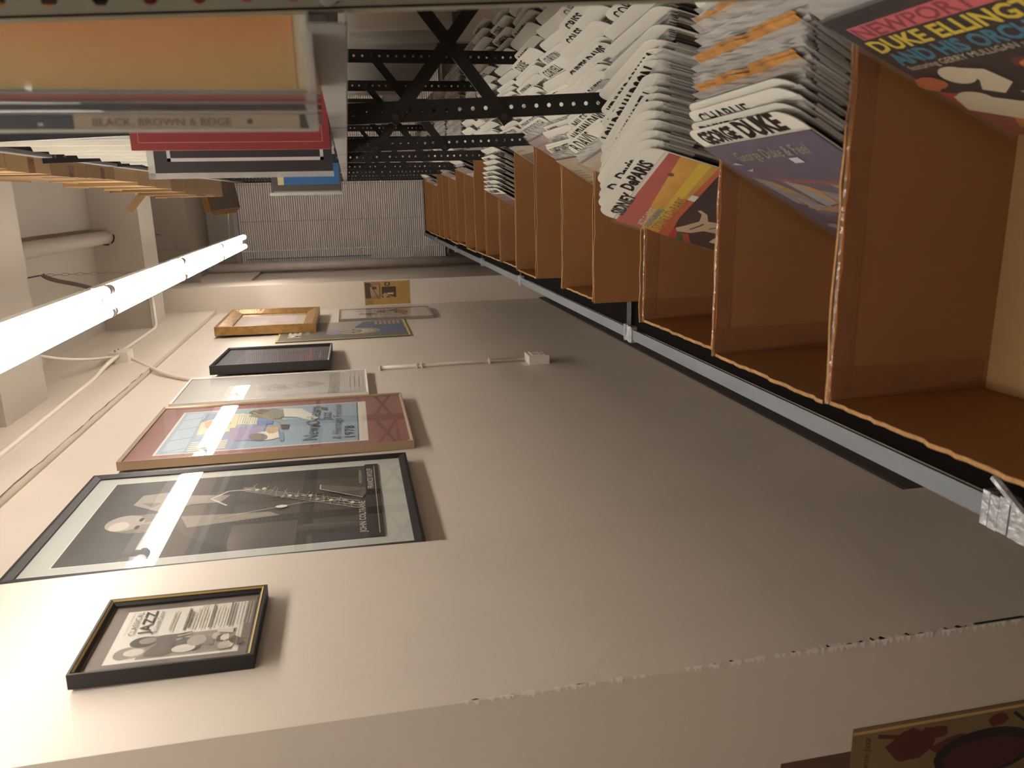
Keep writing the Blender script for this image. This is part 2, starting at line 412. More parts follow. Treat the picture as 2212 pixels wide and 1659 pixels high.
MB().tube([(0, 0, -.10), (0, 0, -.28), (0, .006, -.5), (0, -.002, -.845)], .009, COND, 10).build('pipe_run', oc, smooth=True)
for z in (-.10, -.285, -.31, -.66):
    MB().box(-.012, .014, -.016, .016, z - .004, z + .004, COND).build('clamp', oc)
ob = thing('outlet_box', 'white surface mounted electrical outlet box low on the wall', 'outlet', (-.85, 3.80, -.905))
MB().box(0, .045, -.06, .055, -.05, .055, flat('ddd5cb', .4)).build('box_body', ob)
m = MB()
for y in (-.028, .024):
    m.box(.045, .048, y - .018, y + .018, -.032, .038, flat('efe8df', .35))
m.build('socket_plate', ob)
m = MB()
for y in (-.028, .024):
    for z in (-.016, .022):
        m.box(.048, .0484, y - .007, y - .004, z - .006, z + .006, CRK).box(.048, .0484, y + .004, y + .007, z - .006, z + .006, CRK)
m.build('socket_slots', ob)

# ------------------------------------------------------------------ framed pictures on the left wall
def picture(name, label, y0, y1, z0, z1, depth, fw, fm, art, mats=None, lean=0., xw=XW, inner=None, glass=True, frame_name='frame', cat='framed poster', bev=.3, flush=.80, yaw=0.):
    r = thing(name, label, cat, (xw + .001 + abs(math.sin(R(yaw))) * (y1 - y0) / 2, (y0 + y1) / 2, z0), (0, R(lean), R(yaw)))
    w = y1 - y0; h = z1 - z0; d = depth
    f = MB()
    def ring(o0, o1, xa, xb, m):       # mitred ring from inset o0 (height xa) to inset o1 (height xb)
        A = [(-w / 2 + o0, o0), (w / 2 - o0, o0), (w / 2 - o0, h - o0), (-w / 2 + o0, h - o0)]
        B = [(-w / 2 + o1, o1), (w / 2 - o1, o1), (w / 2 - o1, h - o1), (-w / 2 + o1, h - o1)]
        for i in range(4):
            j = (i + 1) % 4
            f.add([(xa, *A[i]), (xa, *A[j]), (xb, *B[j]), (xb, *B[i])], [(0, 1, 2, 3)], m)
    if fw:
        ring(0, 0, 0, d, fm); ring(0, fw * bev, d, d, fm); ring(fw * bev, fw, d, d * (flush + .06), fm); ring(fw, fw, d * (flush + .06), d * .3, fm)
        f.build(frame_name, r)
    if inner:
        f = MB(); ring(fw * inner[1], fw * inner[2], d * .99 + .001, d * .9 + .001, inner[0]); f.build('inner_lip', r)
    xb = d * (flush - .12) if fw else d
    b = MB().box(0, xb, -w / 2 + (.001 if fw else 0), w / 2 - (.001 if fw else 0), .001, h - .001, flat('5a4c3c'))
    b.build('backing_board', r)
    a = Art(w, h); art(a, w, h)
    ao = a.build('print', r, (xb, 0, 0))
    if glass:
        MB().add([(0, -w / 2 + fw * .8, fw * .8), (0, w / 2 - fw * .8, fw * .8), (0, w / 2 - fw * .8, h - fw * .8), (0, -w / 2 + fw * .8, h - fw * .8)], [(0, 1, 2, 3)], GLASS).build('glass_pane', r, (xb + .0045, 0, 0))
    return r
random.seed(11)
def blob(a, u, v, r1, r2, m, n=14, jit=.25):
    a.poly([(u + r1 * math.cos(t) * random.uniform(1 - jit, 1 + jit * .5), v + r2 * math.sin(t) * random.uniform(1 - jit, 1 + jit * .5)) for t in [2 * math.pi * i / n for i in range(n)]], m)
g = lambda c: flat(c)
def art_jazz(a, w, h):
    a.rect(0, 0, w, h, g('1d1714')); a.rect(.016, .016, w - .016, h - .016, g('6f665e'))
    a.rect(.037, .030, w - .034, h - .040, g('d9d3c7'))
    a.rect(.043, .040, .112, h - .088, g('8d857b'))
    a.ell(.066, h - .075, .019, .025, g('a29a8f')); a.ell(.064, h - .066, .018, .016, g('8d857b')); a.ell(.066, h - .081, .011, .016, g('cfc8bc'))
    a.ell(.096, h - .090, .017, .022, g('4c453f')); a.ell(.099, h - .096, .010, .014, g('938a7f'))
    a.poly([(.05, h - .10), (.06, h - .098), (.085, h - .112), (.105, h - .108), (.112, h - .118), (.112, h - .155), (.06, h - .155), (.046, h - .13)], g('6b635b'))
    for i in range(5): a.line([(.086 + i * .006, h - .143), (.094 + i * .005, h - .165)], .0022, g('c9c2b5' if i % 2 else '4a433d'))
    blob(a, .075, h - .165, .022, .028, g('5a524b')); a.ell(.062, h - .16, .012, .019, g('d3ccbf')); a.ell(.083, h - .178, .017, .016, g('a39b8f'))
    for i in range(7): blob(a, .05 + random.random() * .055, h - .20 - i * .008, .012, .008, g(random.choice(['4a433d', '7b7369', 'b9b1a5', 'cdc6ba', '5d554e'])))
    a.poly([(.095, .045), (.112, .045), (.112, .075), (.102, .07)], g('c9c2b6')); a.ell(.058, .055, .012, .010, g('b5ada1'))
    T = g('57504a'); L = w - .038
    a.line([(.122, h - .052), (L, h - .052)], .0006, g('8d867c'))
    a.text('CLASSICAL', .119, h - .068, .010, T, width=L - .121)
    a.text('JAZZ', .119, h - .092, .019, g('37312c'), width=L - .122, off=.01)
    a.text('at Lincoln Center', .121, h - .105, .009, T, width=L - .127, shear=.4)
    y = h - .125
    for i in range(27):
        hh = .0034 if i in (5, 6, 13, 19, 20) else .0016
        a.rect(.119 + (0 if i % 3 else .006), y, L - (random.random() * .022), y + hh, g('6b645b' if hh > .002 else 'a39c91')) if i not in (2, 3, 4, 12, 18) else None
        y -= .0052
    a.line([(.045, .035), (L, .035)], .001, g('8d867c'))
picture('jazz_concert_poster', 'small black framed concert bill reading CLASSICAL JAZZ on the near pier', 1.181, 1.420, .202, .482, .026, .013, mat('black_lacquer', '140f0d', .5), art_jazz,
        xw=-.7485, inner=(mat('gold_lip', 'b79a5a', .3, .6), .45, .7), lean=1.2, flush=.62)
def art_sax(a, w, h):
    a.rect(0, 0, w, h, g('c3c4bd')); x0, x1, y0, y1 = .075, w - .075, .095, h - .085
    a.rect(x0 - .003, y0 - .003, x1 + .003, y1 + .003, g('e0ddd4'))
    a.rect(x0, y0, x1, y1, mat('print_dark_grey', '3b3632', .5, var=.25, vscale=5)); m = lambda c: g(c)
    # seated figure, head resting on hand
    a.poly([(x0, y0), (x0 + .44, y0), (x0 + .46, y0 + .3), (x0 + .40, y0 + .50), (x0 + .28, y0 + .56), (x0 + .12, y0 + .50), (x0, y0 + .36)], mat('print_suit', '4a443e', .5, var=.2, vscale=7))
    a.poly([(x0 + .17, y0 + .50), (x0 + .25, y0 + .53), (x0 + .23, y0 + .30), (x0 + .20, y0 + .27)], m('8f877c'))
    a.ell(x0 + .225, y0 + .615, .062, .085, m('7c736a')); a.ell(x0 + .235, y0 + .665, .052, .048, m('a49b90'))
    a.ell(x0 + .215, y0 + .675, .03, .025, m('c3bbb0')); a.poly([(x0 + .222, y0 + .64), (x0 + .235, y0 + .585), (x0 + .212, y0 + .585)], m('9b9186'))
    a.ell(x0 + .20, y0 + .627, .013, .006, m('2c2622')); a.ell(x0 + .25, y0 + .627, .013, .006, m('2c2622'))
    a.poly([(x0 + .205, y0 + .563), (x0 + .248, y0 + .563), (x0 + .24, y0 + .551), (x0 + .212, y0 + .551)], m('3a322d'))
    a.poly([(x0 + .30, y0 + .60), (x0 + .36, y0 + .675), (x0 + .43, y0 + .665), (x0 + .44, y0 + .60), (x0 + .40, y0 + .53), (x0 + .38, y0 + .42), (x0 + .33, y0 + .44), (x0 + .33, y0 + .52), (x0 + .29, y0 + .56)], m('989086'))
    a.poly([(x0 + .33, y0 + .62), (x0 + .37, y0 + .655), (x0 + .36, y0 + .60)], m('77706a'))
    # saxophone
    S = m('d3cbbd')
    a.line([(x0 + .30, y0 + .42), (x0 + .36, y0 + .47), (x0 + .41, y0 + .43), (x0 + .41, y0 + .37)], .006, S)
    for k in range(4): a.line([(x0 + .405 + .008 * k, y0 + .39), (x0 + .20 + .017 * k, y0 + .06)], .0022, S)
    for k in range(16):
        t = k / 16; u = x0 + .405 - .2 * t; v = y0 + .37 - .31 * t
        a.ell(u + random.uniform(-.014, .03), v, .009, .006, m(random.choice(['b5ac9e', '8d857a', 'ded6c8'])), n=10)
        a.line([(u - .01, v), (u + .05, v + random.uniform(-.02, .02))], .0016, m('bcb3a5'))
    a.poly([(x0 + .27, y0 + .05), (x0 + .36, y0 + .17), (x0 + .395, y0 + .17), (x0 + .34, y0 + .03)], m('665e55'))
    a.line([(x0 + .27, y0 + .05), (x0 + .36, y0 + .17), (x0 + .395, y0 + .17)], .003, S)
    a.line([(x0 + .21, y0 + .43), (x0 + .27, y0 + .21), (x0 + .26, y0 + .1)], .002, S); a.ell(x0 + .253, y0 + .27, .010, .016, m('e4dccf'))
    a.rect(x0, y0, x1, y0 + .040, m('2b2623'))
    T = m('cfc7ba')
    a.text('JOHN COLTRANE', x0 + .03, y0 + .045, .017, T, width=.21, off=.01)
    a.text('FRANCIS WOLFF', x1 - .21, y0 + .018, .017, T, width=.17, off=.01); a.text('PHOTOGRAPHY', x1 - .16, y0 + .05, .009, T, width=.11)
    a.line([(x0 + .02, y0 + .012), (x1 - .02, y0 + .012)], .0016, T)
picture('saxophonist_poster', 'large black framed black-and-white print of a seated saxophonist, partly behind the pier', 1.738, 2.432, -.130, .815, .030, .026, mat('black_lacquer'), art_sax, lean=.6)
def art_fest(a, w, h):
    a.rect(0, 0, w, h, g('96665f')); x0, x1, y0, y1 = .075, w - .085, .165, h - .10
    a.rect(x0 - .008, y0 - .012, x1 + .008, y1 + .008, g('e8dfd2')); a.rect(x0, y0 + .02, x1, y1, mat('pale_blue_print', '9fb4c2', .5, var=.05, vscale=4)); W = x1 - x0
    a.line([(x0, y0 + .022), (x1, y0 + .022)], .005, g('5b6f86'))
    a.poly([(x0 + .02, y1 - .72 * .02), (x0 + .02, y1 - .72 * .12), (x1 - .02, y1 - .72 * .10), (x1 - .02, y1 - .72 * .02)], g('b9c8d2'))
    for i in range(4): a.line([(x0 + .02 + i * .13, y1 - .72 * .02), (x0 + .05 + i * .13, y1 - .72 * .12)], .004, g('5e7391'))
    a.poly([(x0, y1 - .72 * .12), (x0 + .14, y1 - .72 * .14), (x0 + .2, y1 - .72 * .20), (x0 + .22, y1 - .72 * .34), (x0, y1 - .72 * .36)], g('9aa6c2'))
    for i in range(5): a.line([(x0 + .02 + .022 * i, y1 - .72 * .13), (x0 + .03 + .02 * i, y1 - .72 * .30)], .012, g('e6dbb6'))
    a.poly([(x0 + .20, y1 - .72 * .13), (x0 + .45, y1 - .72 * .11), (x0 + .46, y1 - .72 * .32), (x0 + .22, y1 - .72 * .30)], g('e6dbb6'))
    a.poly([(x0 + .36, y1 - .72 * .11), (x1 - .04, y1 - .72 * .12), (x1 - .03, y1 - .72 * .22), (x0 + .42, y1 - .72 * .20)], g('8c99b2'))
    blob(a, x0 + .33, y1 - .72 * .20, .07, .055, g('dba68c')); blob(a, x0 + .27, y1 - .72 * .225, .03, .035, g('e4a183'))
    a.poly([(x0 + .10, y1 - .72 * .30), (x0 + .26, y1 - .72 * .28), (x0 + .28, y1 - .72 * .46), (x0 + .08, y1 - .72 * .45)], g('a79dbb'))
    a.poly([(x0 + .30, y1 - .72 * .30), (x0 + .45, y1 - .72 * .29), (x0 + .43, y1 - .72 * .41), (x0 + .29, y1 - .72 * .42)], g('e3dfc0'))
    for i in range(9): a.line([(x0 + .305, y1 - .72 * .305 - i * .009), (x0 + .44, y1 - .72 * .298 - i * .009)], .0018, g('8d96a6'))
    a.poly([(x0 + .27, y1 - .72 * .41), (x1 - .1, y1 - .72 * .40), (x1 - .13, y1 - .72 * .47), (x0 + .28, y1 - .72 * .49)], g('7f97bd'))
    a.ell(x0 + .13, y1 - .72 * .48, .055, .055, g('efe6d6')); a.ell(x0 + .12, y1 - .72 * .44, .05, .03, g('8b8278'), rot=.4)
    a.ell(x0 + .20, y1 - .72 * .50, .05, .022, g('c9a884')); a.poly([(x0 + .05, y1 - .72 * .55), (x0 + .17, y1 - .72 * .53), (x0 + .16, y1 - .72 * .555), (x0 + .05, y1 - .72 * .57)], g('7f97bd'))
    blob(a, x1 - .10, y1 - .72 * .47, .075, .085, g('8b8f80')); blob(a, x1 - .06, y1 - .72 * .40, .04, .04, g('75664f'))
    a.line([(x1 - .24, y1 - .72 * .53), (x1 - .06, y1 - .72 * .36)], .006, g('c3a368')); a.line([(x1 - .22, y1 - .72 * .55), (x1 - .04, y1 - .72 * .38)], .004, g('a88954'))
    a.poly([(x1 - .16, y1 - .72 * .54), (x1 - .03, y1 - .72 * .52), (x1 - .05, y1 - .72 * .62), (x1 - .20, y1 - .72 * .72), (x1 - .25, y1 - .72 * .69), (x1 - .17, y1 - .72 * .60)], g('e2e0d3'))
    a.poly([(x0 + .20, y1 - .72 * .54), (x0 + .26, y1 - .72 * .53), (x0 + .25, y1 - .72 * .575), (x0 + .19, y1 - .72 * .575)], g('5f4f4f'))
    a.poly([(x0 + .21, y1 - .72 * .69), (x0 + .24, y1 - .72 * .665), (x0 + .23, y1 - .72 * .72), (x0 + .195, y1 - .72 * .735)], g('5f4f4f'))
    a.poly([(x1 - .09, y1 - .72 * .735), (x1 - .05, y1 - .72 * .72), (x1 - .055, y1 - .72 * .76), (x1 - .10, y1 - .72 * .765)], g('70665f'))
    T = g('6d7680')
    a.text('New Orleans', x0 + .04, y0 + .165, .05, T, width=W - .07); a.text('Jazz', x1 - .25, y0 + .125, .04, T, width=.12)
    a.text('& Heritage Festival', x0 + .03, y0 + .085, .03, T, width=W - .06); a.text('1978', x0 + .04, y0 + .036, .036, g('3c4148'), width=.14)
    a.rect(.012, .01, .03, .02, g('eae2d8'))
picture('festival_poster', 'salmon matted blue illustrated poster dated 1978 in a slim tan frame', 2.553, 3.235, -.168, .785, .030, .011, mat('bronze_frame', 'a38b70', .4, .35), art_fest, lean=.5)
def art_white(a, w, h):
    a.rect(0, 0, w, h, mat('white_poster', 'cfcac2', .5, var=.02)); F = g('aba69e'); D = g('8b867e')
    for (u, v, s) in [(w * .45, h * .50, 1.0), (w * .50, h * .35, .9)]:
        for k in range(5): a.ell(u, v - .012 * k, (.07 - .011 * k) * s, (.09 - .014 * k) * s, g(['c3beb6', 'bbb6ae', 'c6c1b9', 'b4afa7', 'a5a098'][k]))
        a.line([(u - .05, v + .02), (u - .01, v + .03), (u + .03, v + .02), (u + .05, v - .02)], .003, D)
        a.line([(u - .02, v - .03), (u, v - .045), (u + .025, v - .03)], .003, D)
    a.poly([(w * .38, h * .33), (w * .62, h * .33), (w * .5, h * .22)], F)
    a.text('FEUNOLDJ YON', .05, h * .155, .05, g('a39e97'), width=w - .09)
    for k in range(3): a.line([(w * .28, h * (.10 - .025 * k)), (w * .72, h * (.10 - .025 * k))], .003, g('b5b0a8'))
picture('white_sketch_poster', 'white framed poster with two faint pencil faces beside the tan framed one', 3.315, 3.792, -.034, .786, .022, .010, mat('white_frame', 'd9d2c8', .35), art_white, lean=.5)
def art_black(a, w, h):
    a.rect(0, 0, w, h, g('48444a')); a.rect(.05, .09, w - .05, h - .10, mat('grey_poster', '5f585c', .5, var=.2, vscale=6, stretch=(1, 3, 1)))
    P = g('b0506a')
    a.line([(.10, .115), (w * .5, .105), (w - .09, .118)], .014, P); a.rect(.18, .03 + .02, w - .2, .062, g('8d868a'))
    for (u, v) in [(.11, h - .14), (.17, h - .15), (w - .15, h - .14), (w - .12, .16), (.14, .15)]: a.ell(u, v, .016, .012, P)
    a.line([(.12, .14), (.125, h - .13)], .004, P); a.line([(w * .55, .16), (w * .5, h - .2)], .004, g('8a5a66'))
    a.line([(.1, h * .45), (w - .1, h * .52)], .006, g('7a7276')); a.line([(w * .4, .15), (w * .65, h - .2)], .004, g('77747a'))
picture('dark_magenta_poster', 'black deep framed dark grey poster with magenta strokes and blind reflections', 3.815, 4.43, .140, .702, .045, .012, mat('black_lacquer'), art_black, lean=.6, yaw=2.6)
def art_face(a, w, h):
    a.rect(0, 0, w, h, g('cbb46a')); a.rect(.012, .012, w - .012, h - .012, g('9c958a'))
    a.rect(.012, .012, w * .47, h - .012, g('6f675d'))
    a.poly([(w * .2, .02), (w * .95, .02), (w * .95, h * .34), (w * .6, h * .42), (w * .2, h * .30)], g('5d6a7c'))
    for k, c in enumerate(['8d8578', 'a19682', 'b3a58b', '7b7367', '9d927e']): a.ell(w * .38, h * (.40 + .012 * k), .12 - .02 * k, .15 - .025 * k, g(c))
    a.ell(w * .36, h * .58, .09, .05, g('8c8798')); a.line([(w * .3, h * .37), (w * .38, h * .35), (w * .47, h * .37)], .008, g('cdbd9c')); a.ell(w * .30, h * .43, .018, .01, g('3b342d')); a.ell(w * .46, h * .43, .018, .01, g('3b342d'))
    a.rect(w * .68, .03, w * .97, h * .28, g('736a60'))
    for k in range(6): a.rect(w * .71, .04 + k * .03, w * .93, .055 + k * .03, g('a39a8e'))
    a.text('MIETZEL', w * .18, h * .83, .075, g('d6cdbf'), width=w * .66, off=.03); a.text('GAMEREN', w * .3, h * .765, .028, g('cbc2b4'), width=w * .34, off=.02)
picture('face_poster', 'unglazed yellow edged poster with a painted face and white block lettering', 4.765, 5.425, -.330, .486, .007, 0, None, art_face, glass=False, cat='poster')
def art_gold(a, w, h):
    a.rect(0, 0, w, h, g('8c7048')); a.rect(.09, .09, w - .09, h - .09, g('b9a88c')); a.rect(.15, .15, w - .15, h - .15, mat('pale_pastel', 'c0b0ae', .5, ramp=[(.3, 'b08a84'), (.5, 'c9bcb8'), (.7, 'a9a4b4')], vscale=5))
picture('gilt_framed_picture', 'small picture with a pale mauve image in a thick ornate gilt frame', 5.06, 5.86, .255, .875, .055, .085, mat('gilt_wood', '9a7440', .35, .45, var=.35, vscale=25, bump=.8, bscale=60), art_gold, xw=-.842, bev=.25, lean=.8, flush=.55)
def art_litho(a, w, h):
    a.rect(0, 0, w, h, g('d4cbc2'))
    for k in range(26): 
        u = w * random.uniform(.15, .85); v = h * random.uniform(.28, .78)
        blob(a, u, v, .05 * random.uniform(.3, 1), .02 * random.uniform(.5, 2.4), g(random.choice(['a08f90', '8c7a7c', 'b5a6a5', '776668', 'c0b3b0'])))
    a.poly([(w * .2, h * .3), (w * .8, h * .5), (w * .9, h * .35), (w * .6, h * .25)], g('87787a'))
    for k in range(5): a.rect(w * .15, h * .03 + k * .022, w * .85, h * .04 + k * .022, g('a39b92'))
picture('lithograph', 'narrow grey framed print of loose mauve brushwork below the gilt frame', 5.445, 5.93, -.55, .117, .020, .014, mat('pewter_frame', '8a8478', .4, .3), art_litho, lean=.4)
# newspaper page pinned to the far pier, facing the viewer
npg = thing('newspaper_clipping', 'yellowed newspaper page with two photographs pinned to the far pier', 'newspaper', (-.748, 6.217, -.437), (0, 0, R(-90)))
def art_news(a, w, h):
    a.rect(0, 0, w, h, mat('yellowed_newsprint', 'b08a4e', .8, var=.12, vscale=9)); D = g('4f382b')
    a.rect(.045, h * .65, w - .006, h - .004, g('8d7350')); a.rect(.055, h - .05, w - .01, h - .006, D); a.poly([(.08, h * .67), (w * .85, h * .67), (w * .75, h * .88), (.07, h * .86)], g('a38660'))
    a.ell(w * .72, h * .78, .012, .02, D); a.line([(.05, h * .70), (w - .02, h * .86)], .005, D); a.line([(.06, h * .66), (w * .9, h * .66)], .006, D)
    a.rect(.055, h * .30, w * .76, h * .62, D); a.rect(w * .42, h * .36, w * .5, h * .50, g('c0a268')); blob(a, w * .4, h * .55, .02, .02, g('a98c60')); a.line([(w * .3, h * .36), (w * .42, h * .58)], .006, g('a98c60'))
    a.rect(w * .80, h * .43, w * .95, h * .55, D); blob(a, w * .88, h * .49, .01, .012, g('a98c60'))
    for k in range(6): a.line([(.006, h * (.96 - .025 * k)), (.035, h * (.96 - .025 * k))], .003, g('6b5032'))
    for k in range(10): a.line([(w * .1, h * (.26 - .024 * k)), (w * .95, h * (.26 - .024 * k))], .0012, g('93713f'))
aa = Art(.185, .355); art_news(aa, .185, .355); aa.box(-.001, .0002, -.0925, .0925, 0, .355, mat('yellowed_newsprint')); aa.build('page', npg)
m = MB()
for y, z in [(-.088, .35), (.088, .35), (-.088, .01), (.088, .006)]: m.tube([(0, y, z), (.006, y, z)], .004, flat('5f5448'), 8)
m.build('push_pins', npg)
# bills pinned to the near face of the pier, low at the edge of view
nb = thing('dragon_poster', 'cream poster with dark red creatures pinned low on the near pier face', 'poster', (-1.02, 1.018, -1.42), (0, 0, R(-90)))
def art_dragon(a, w, h):
    a.rect(0, 0, w, h, mat('cream_aged_paper', '7d6641', .7, var=.1, vscale=6)); Rr = g('5a2320'); K = g('1f1512')
    a.rect(w - .012, .02, w - .006, h, g('c29b62'))
    blob(a, w - .055, h - .12, .035, .05, Rr); blob(a, w - .035, h - .16, .016, .035, Rr); blob(a, w - .07, h - .22, .022, .06, Rr)
    a.line([(w - .03, h - .09), (w - .022, h - .05)], .008, Rr); a.ell(w - .095, h - .28, .05, .11, K); a.ell(w - .10, h - .28, .035, .09, g('4a1c1e'))
    blob(a, w - .03, h - .30, .014, .022, Rr); a.line([(w - .02, h - .33), (w - .045, h - .36)], .006, K); blob(a, w - .04, h - .39, .012, .015, K)
    a.text('Dante Jazz', w - .10, h - .035, .012, Rr, width=.08, shear=.3)
    a.rect(.01, .02, w - .02, h - .46, g('5e2f2b')); a.line([(.02, h - .45), (w - .02, h - .45)], .004, g('8c6b40'))
aa = Art(.20, .62); art_dragon(aa, .20, .62); aa.box(-.002, .0002, -.1, .1, 0, .62, mat('cream_aged_paper')); aa.build('page', nb)
nb2 = thing('orange_poster', 'corner of a dull orange poster behind the cream poster on the pier', 'poster', (-1.12, 1.0195, -1.3), (0, 0, R(-90)))
MB().box(-.001, .0005, -.175, .155, 0, .635, mat('orange_paper', '5f4630', .7, var=.15, vscale=8)).build('page', nb2)

# ------------------------------------------------------------------ shelving: lower counter with the bins
XD0 = -.437; ZD = -.885; YR0 = -.9; YR1 = 9.42
sh = thing('display_counter', 'long low black counter carrying the row of cardboard record bins', 'counter', (0, 0, 0))
MB().box(XD0, .78, YR0, YR1, ZD - .02, ZD, DECK).build('deck', sh)
for y in [-.85, 1.2, 3.2, 5.2, 7.2, 9.3]:
    for x in (XD0 + .01, .72):
        MB().box(x, x + .04, y, y + .04, ZF, ZD - .02, BLACKM).build('leg', sh)
rl = MB()
rl.box(-.468, -.435, YR0, YR1, -.876, -.870, RAILM).box(-.470, -.466, YR0, YR1, -.905, -.872, RAILM)
ro = rl.build('front_rail', sh)
random.seed(4)
for y, w in [(.80, .17), (2.36, .075), (4.02, .06), (5.25, .05), (6.6, .045), (8.1, .04)]:
    t = MB(); n = 10
    for k in range(n):
        a = y - w / 2 + w * k / n; e = random.uniform(.001, .005); e2 = random.uniform(.0, .004)
        t.box(-.474 - e, -.428 + e2, a, a + w / n * random.uniform(.7, 1.05), -.909 - e, -.8675 + e * .6, DUCT)
    if y < 2: t.tube([(-.46, .72, -.865), (-.43, .80, -.855), (-.40, .86, -.86)], .006, DUCT, 6)
    t.build('silver_tape_wrap', ro)
    if y > 1:
        MB().box(-.43, -.300, y - w * .1, y + w * .45, ZD, ZD + .010, BLKTAPE).build('black_tape_strip', ro)

# ------------------------------------------------------------------ perforated steel shelving above the bins
XP = .134
def post(sx, L, pitch, hole, off, m, side_w=.014, face=.040, z0=ZD):
    b = MB(); z = z0; F = face * sx
    hx = off * sx
    def cell(za, zb, zc):
        n = 10
        hole_v = [(hx + hole * math.cos(2 * math.pi * k / n), zc + hole * math.sin(2 * math.pi * k / n)) for k in range(n)]
        sq = []
        for k in range(n):
            a = 2 * math.pi * k / n; c, s = math.cos(a), math.sin(a)
            wr = (F - hx) if c * 1 > 0 else hx
            if sx < 0: wr = (-hx) if c > 0 else (hx - F)
            wr = abs(wr); hh = (zb - za) / 2
            t = min(wr / abs(c) if abs(c) > 1e-6 else 9, hh / abs(s) if abs(s) > 1e-6 else 9)
            sq.append((hx + t * c, zc + t * s))
        vs = [(x, 0, zz) for x, zz in sq] + [(x, 0, zz) for x, zz in hole_v]
        b.add(vs, [(k, (k + 1) % n, n + (k + 1) % n, n + k) for k in range(n)], m)
        for X, Z in ((0, za), (F, za), (F, zb), (0, zb)):
            # corner fillers
            near = sorted(range(n), key=lambda k: (sq[k][0] - X) ** 2 + (sq[k][1] - Z) ** 2)[:2]
            b.add([(X, 0, Z), (sq[near[0]][0], 0, sq[near[0]][1]), (sq[near[1]][0], 0, sq[near[1]][1])], [(0, 1, 2)], m)
    while z < z0 + L:
        cell(z, z + pitch, z + pitch / 2); z += pitch
    b.box(min(0, .002 * sx), max(0, .002 * sx), 0, side_w, z0, z, m)
    return b
PY = [.665, 1.63, 2.643, 3.327, 4.327, 5.333, 6.335, 7.25]
su = thing('steel_shelving', 'black perforated steel shelving unit rising from the bins', 'shelving', (0, 0, 0))
PB = post(1, 1.9, .0265, .0042, .0195, BLACKM)
pm = None
for i, y in enumerate(PY):
    ln = [2.87, 2.5, 1.5, .3, -.3, 0, 0, 0][i]; xs_ = [.1415, .137, .139, .135, .134, .134, .134, .134][i]
    if i == 0: o = post(1, 1.9, .0345, .0058, .0120, POSTG, face=.042).build('front_post', su, (XP, y, 0)); o['label'] = 'olive grey near post'
    elif pm is None: o = PB.build('front_post', su, (XP, y, 0)); pm = o
    else: o = pm.copy(); COL.objects.link(o); o.parent = su; o.location = (XP, y, 0)
    o.location.x = xs_; o.rotation_euler = (0, R(-ln), 0)
bk = post(-1, 1.9, .0265, .0042, .0195, BLACKM)
bm_ = None
for i, y in enumerate(PY):
    if bm_ is None: bm_ = bk.build('rear_post', su, (XP + .315, y, 0))
    else:
        o = bm_.copy(); COL.objects.link(o); o.parent = su; o.location = (XP + .315, y, 0)
# crossed braces on each side frame
def brace(z0, z1):
    b = MB(); x0, x1 = XP + .018, XP + .297
    d = Vector((x1 - x0, 0, z1 - z0)); L = d.length; d.normalize(); nrm = Vector((-d.z, 0, d.x)) * .0125
    a = Vector((x0, 0, z0)) - d * .014; c = Vector((x1, 0, z1)) + d * .014
    y0 = -.004 if z1 > z0 else -.007
    b.add([a - nrm + Vector((0, y0, 0)), c - nrm + Vector((0, y0, 0)), c + nrm + Vector((0, y0, 0)), a + nrm + Vector((0, y0, 0)),
           a - nrm + Vector((0, y0 + .002, 0)), c - nrm + Vector((0, y0 + .002, 0)), c + nrm + Vector((0, y0 + .002, 0)), a + nrm + Vector((0, y0 + .002, 0))],
          [(0, 1, 2, 3), (7, 6, 5, 4), (0, 4, 5, 1), (1, 5, 6, 2), (2, 6, 7, 3), (3, 7, 4, 0)], BLACKM)
    for p in ((x0, z0), (x1, z1)): b.tube([(p[0], y0 - .004, p[1]), (p[0], y0, p[1])], .0065, flat('37322f', .3), 8)
    return b
b1 = brace(-.105, -.325); b2 = brace(-.325, -.105); bo = []
for i, y in enumerate(PY):
    for j, q in enumerate((b1, b2)):
        if i == 0: continue
        if i == 1: o = q.build('cross_brace', su, (0, y, 0)); bo.append(o)
        else: o = bo[j].copy(); COL.objects.link(o); o.parent = su; o.location = (0, y, 0)
def shelf_board(name, z, y0, y1, m=LIPM, m2=None):
    b = MB().box(XP - .001, XP + .316, y0, y1, z, z + .002, m2 or m)
    b.box(XP - .003, XP - .001, y0, y1, z - .028, z + .002, m).box(XP + .316, XP + .318, y0, y1, z - .028, z + .002, m)
    b.box(XP - .001, XP + .008, y0, y1, z - .030, z - .028, m)
    return b.build(name, su)
for i in range(len(PY) - 1):
    a, c = PY[i] + .004, PY[i + 1] - .009
    shelf_board('shelf_board', .020, a, c)
    shelf_board('shelf_board', .375, a, c, BLACKM)
    shelf_board('shelf_board', .885, a, c, LIPM, BLACKM)
for y, z in [(.663, .004), (1.628, .004), (2.641, .004)]: MB().tube([(XP + .016, y - .004, z), (XP + .016, y, z)], .0075, flat('8e8f88', .3), 10).build('bolt', su)

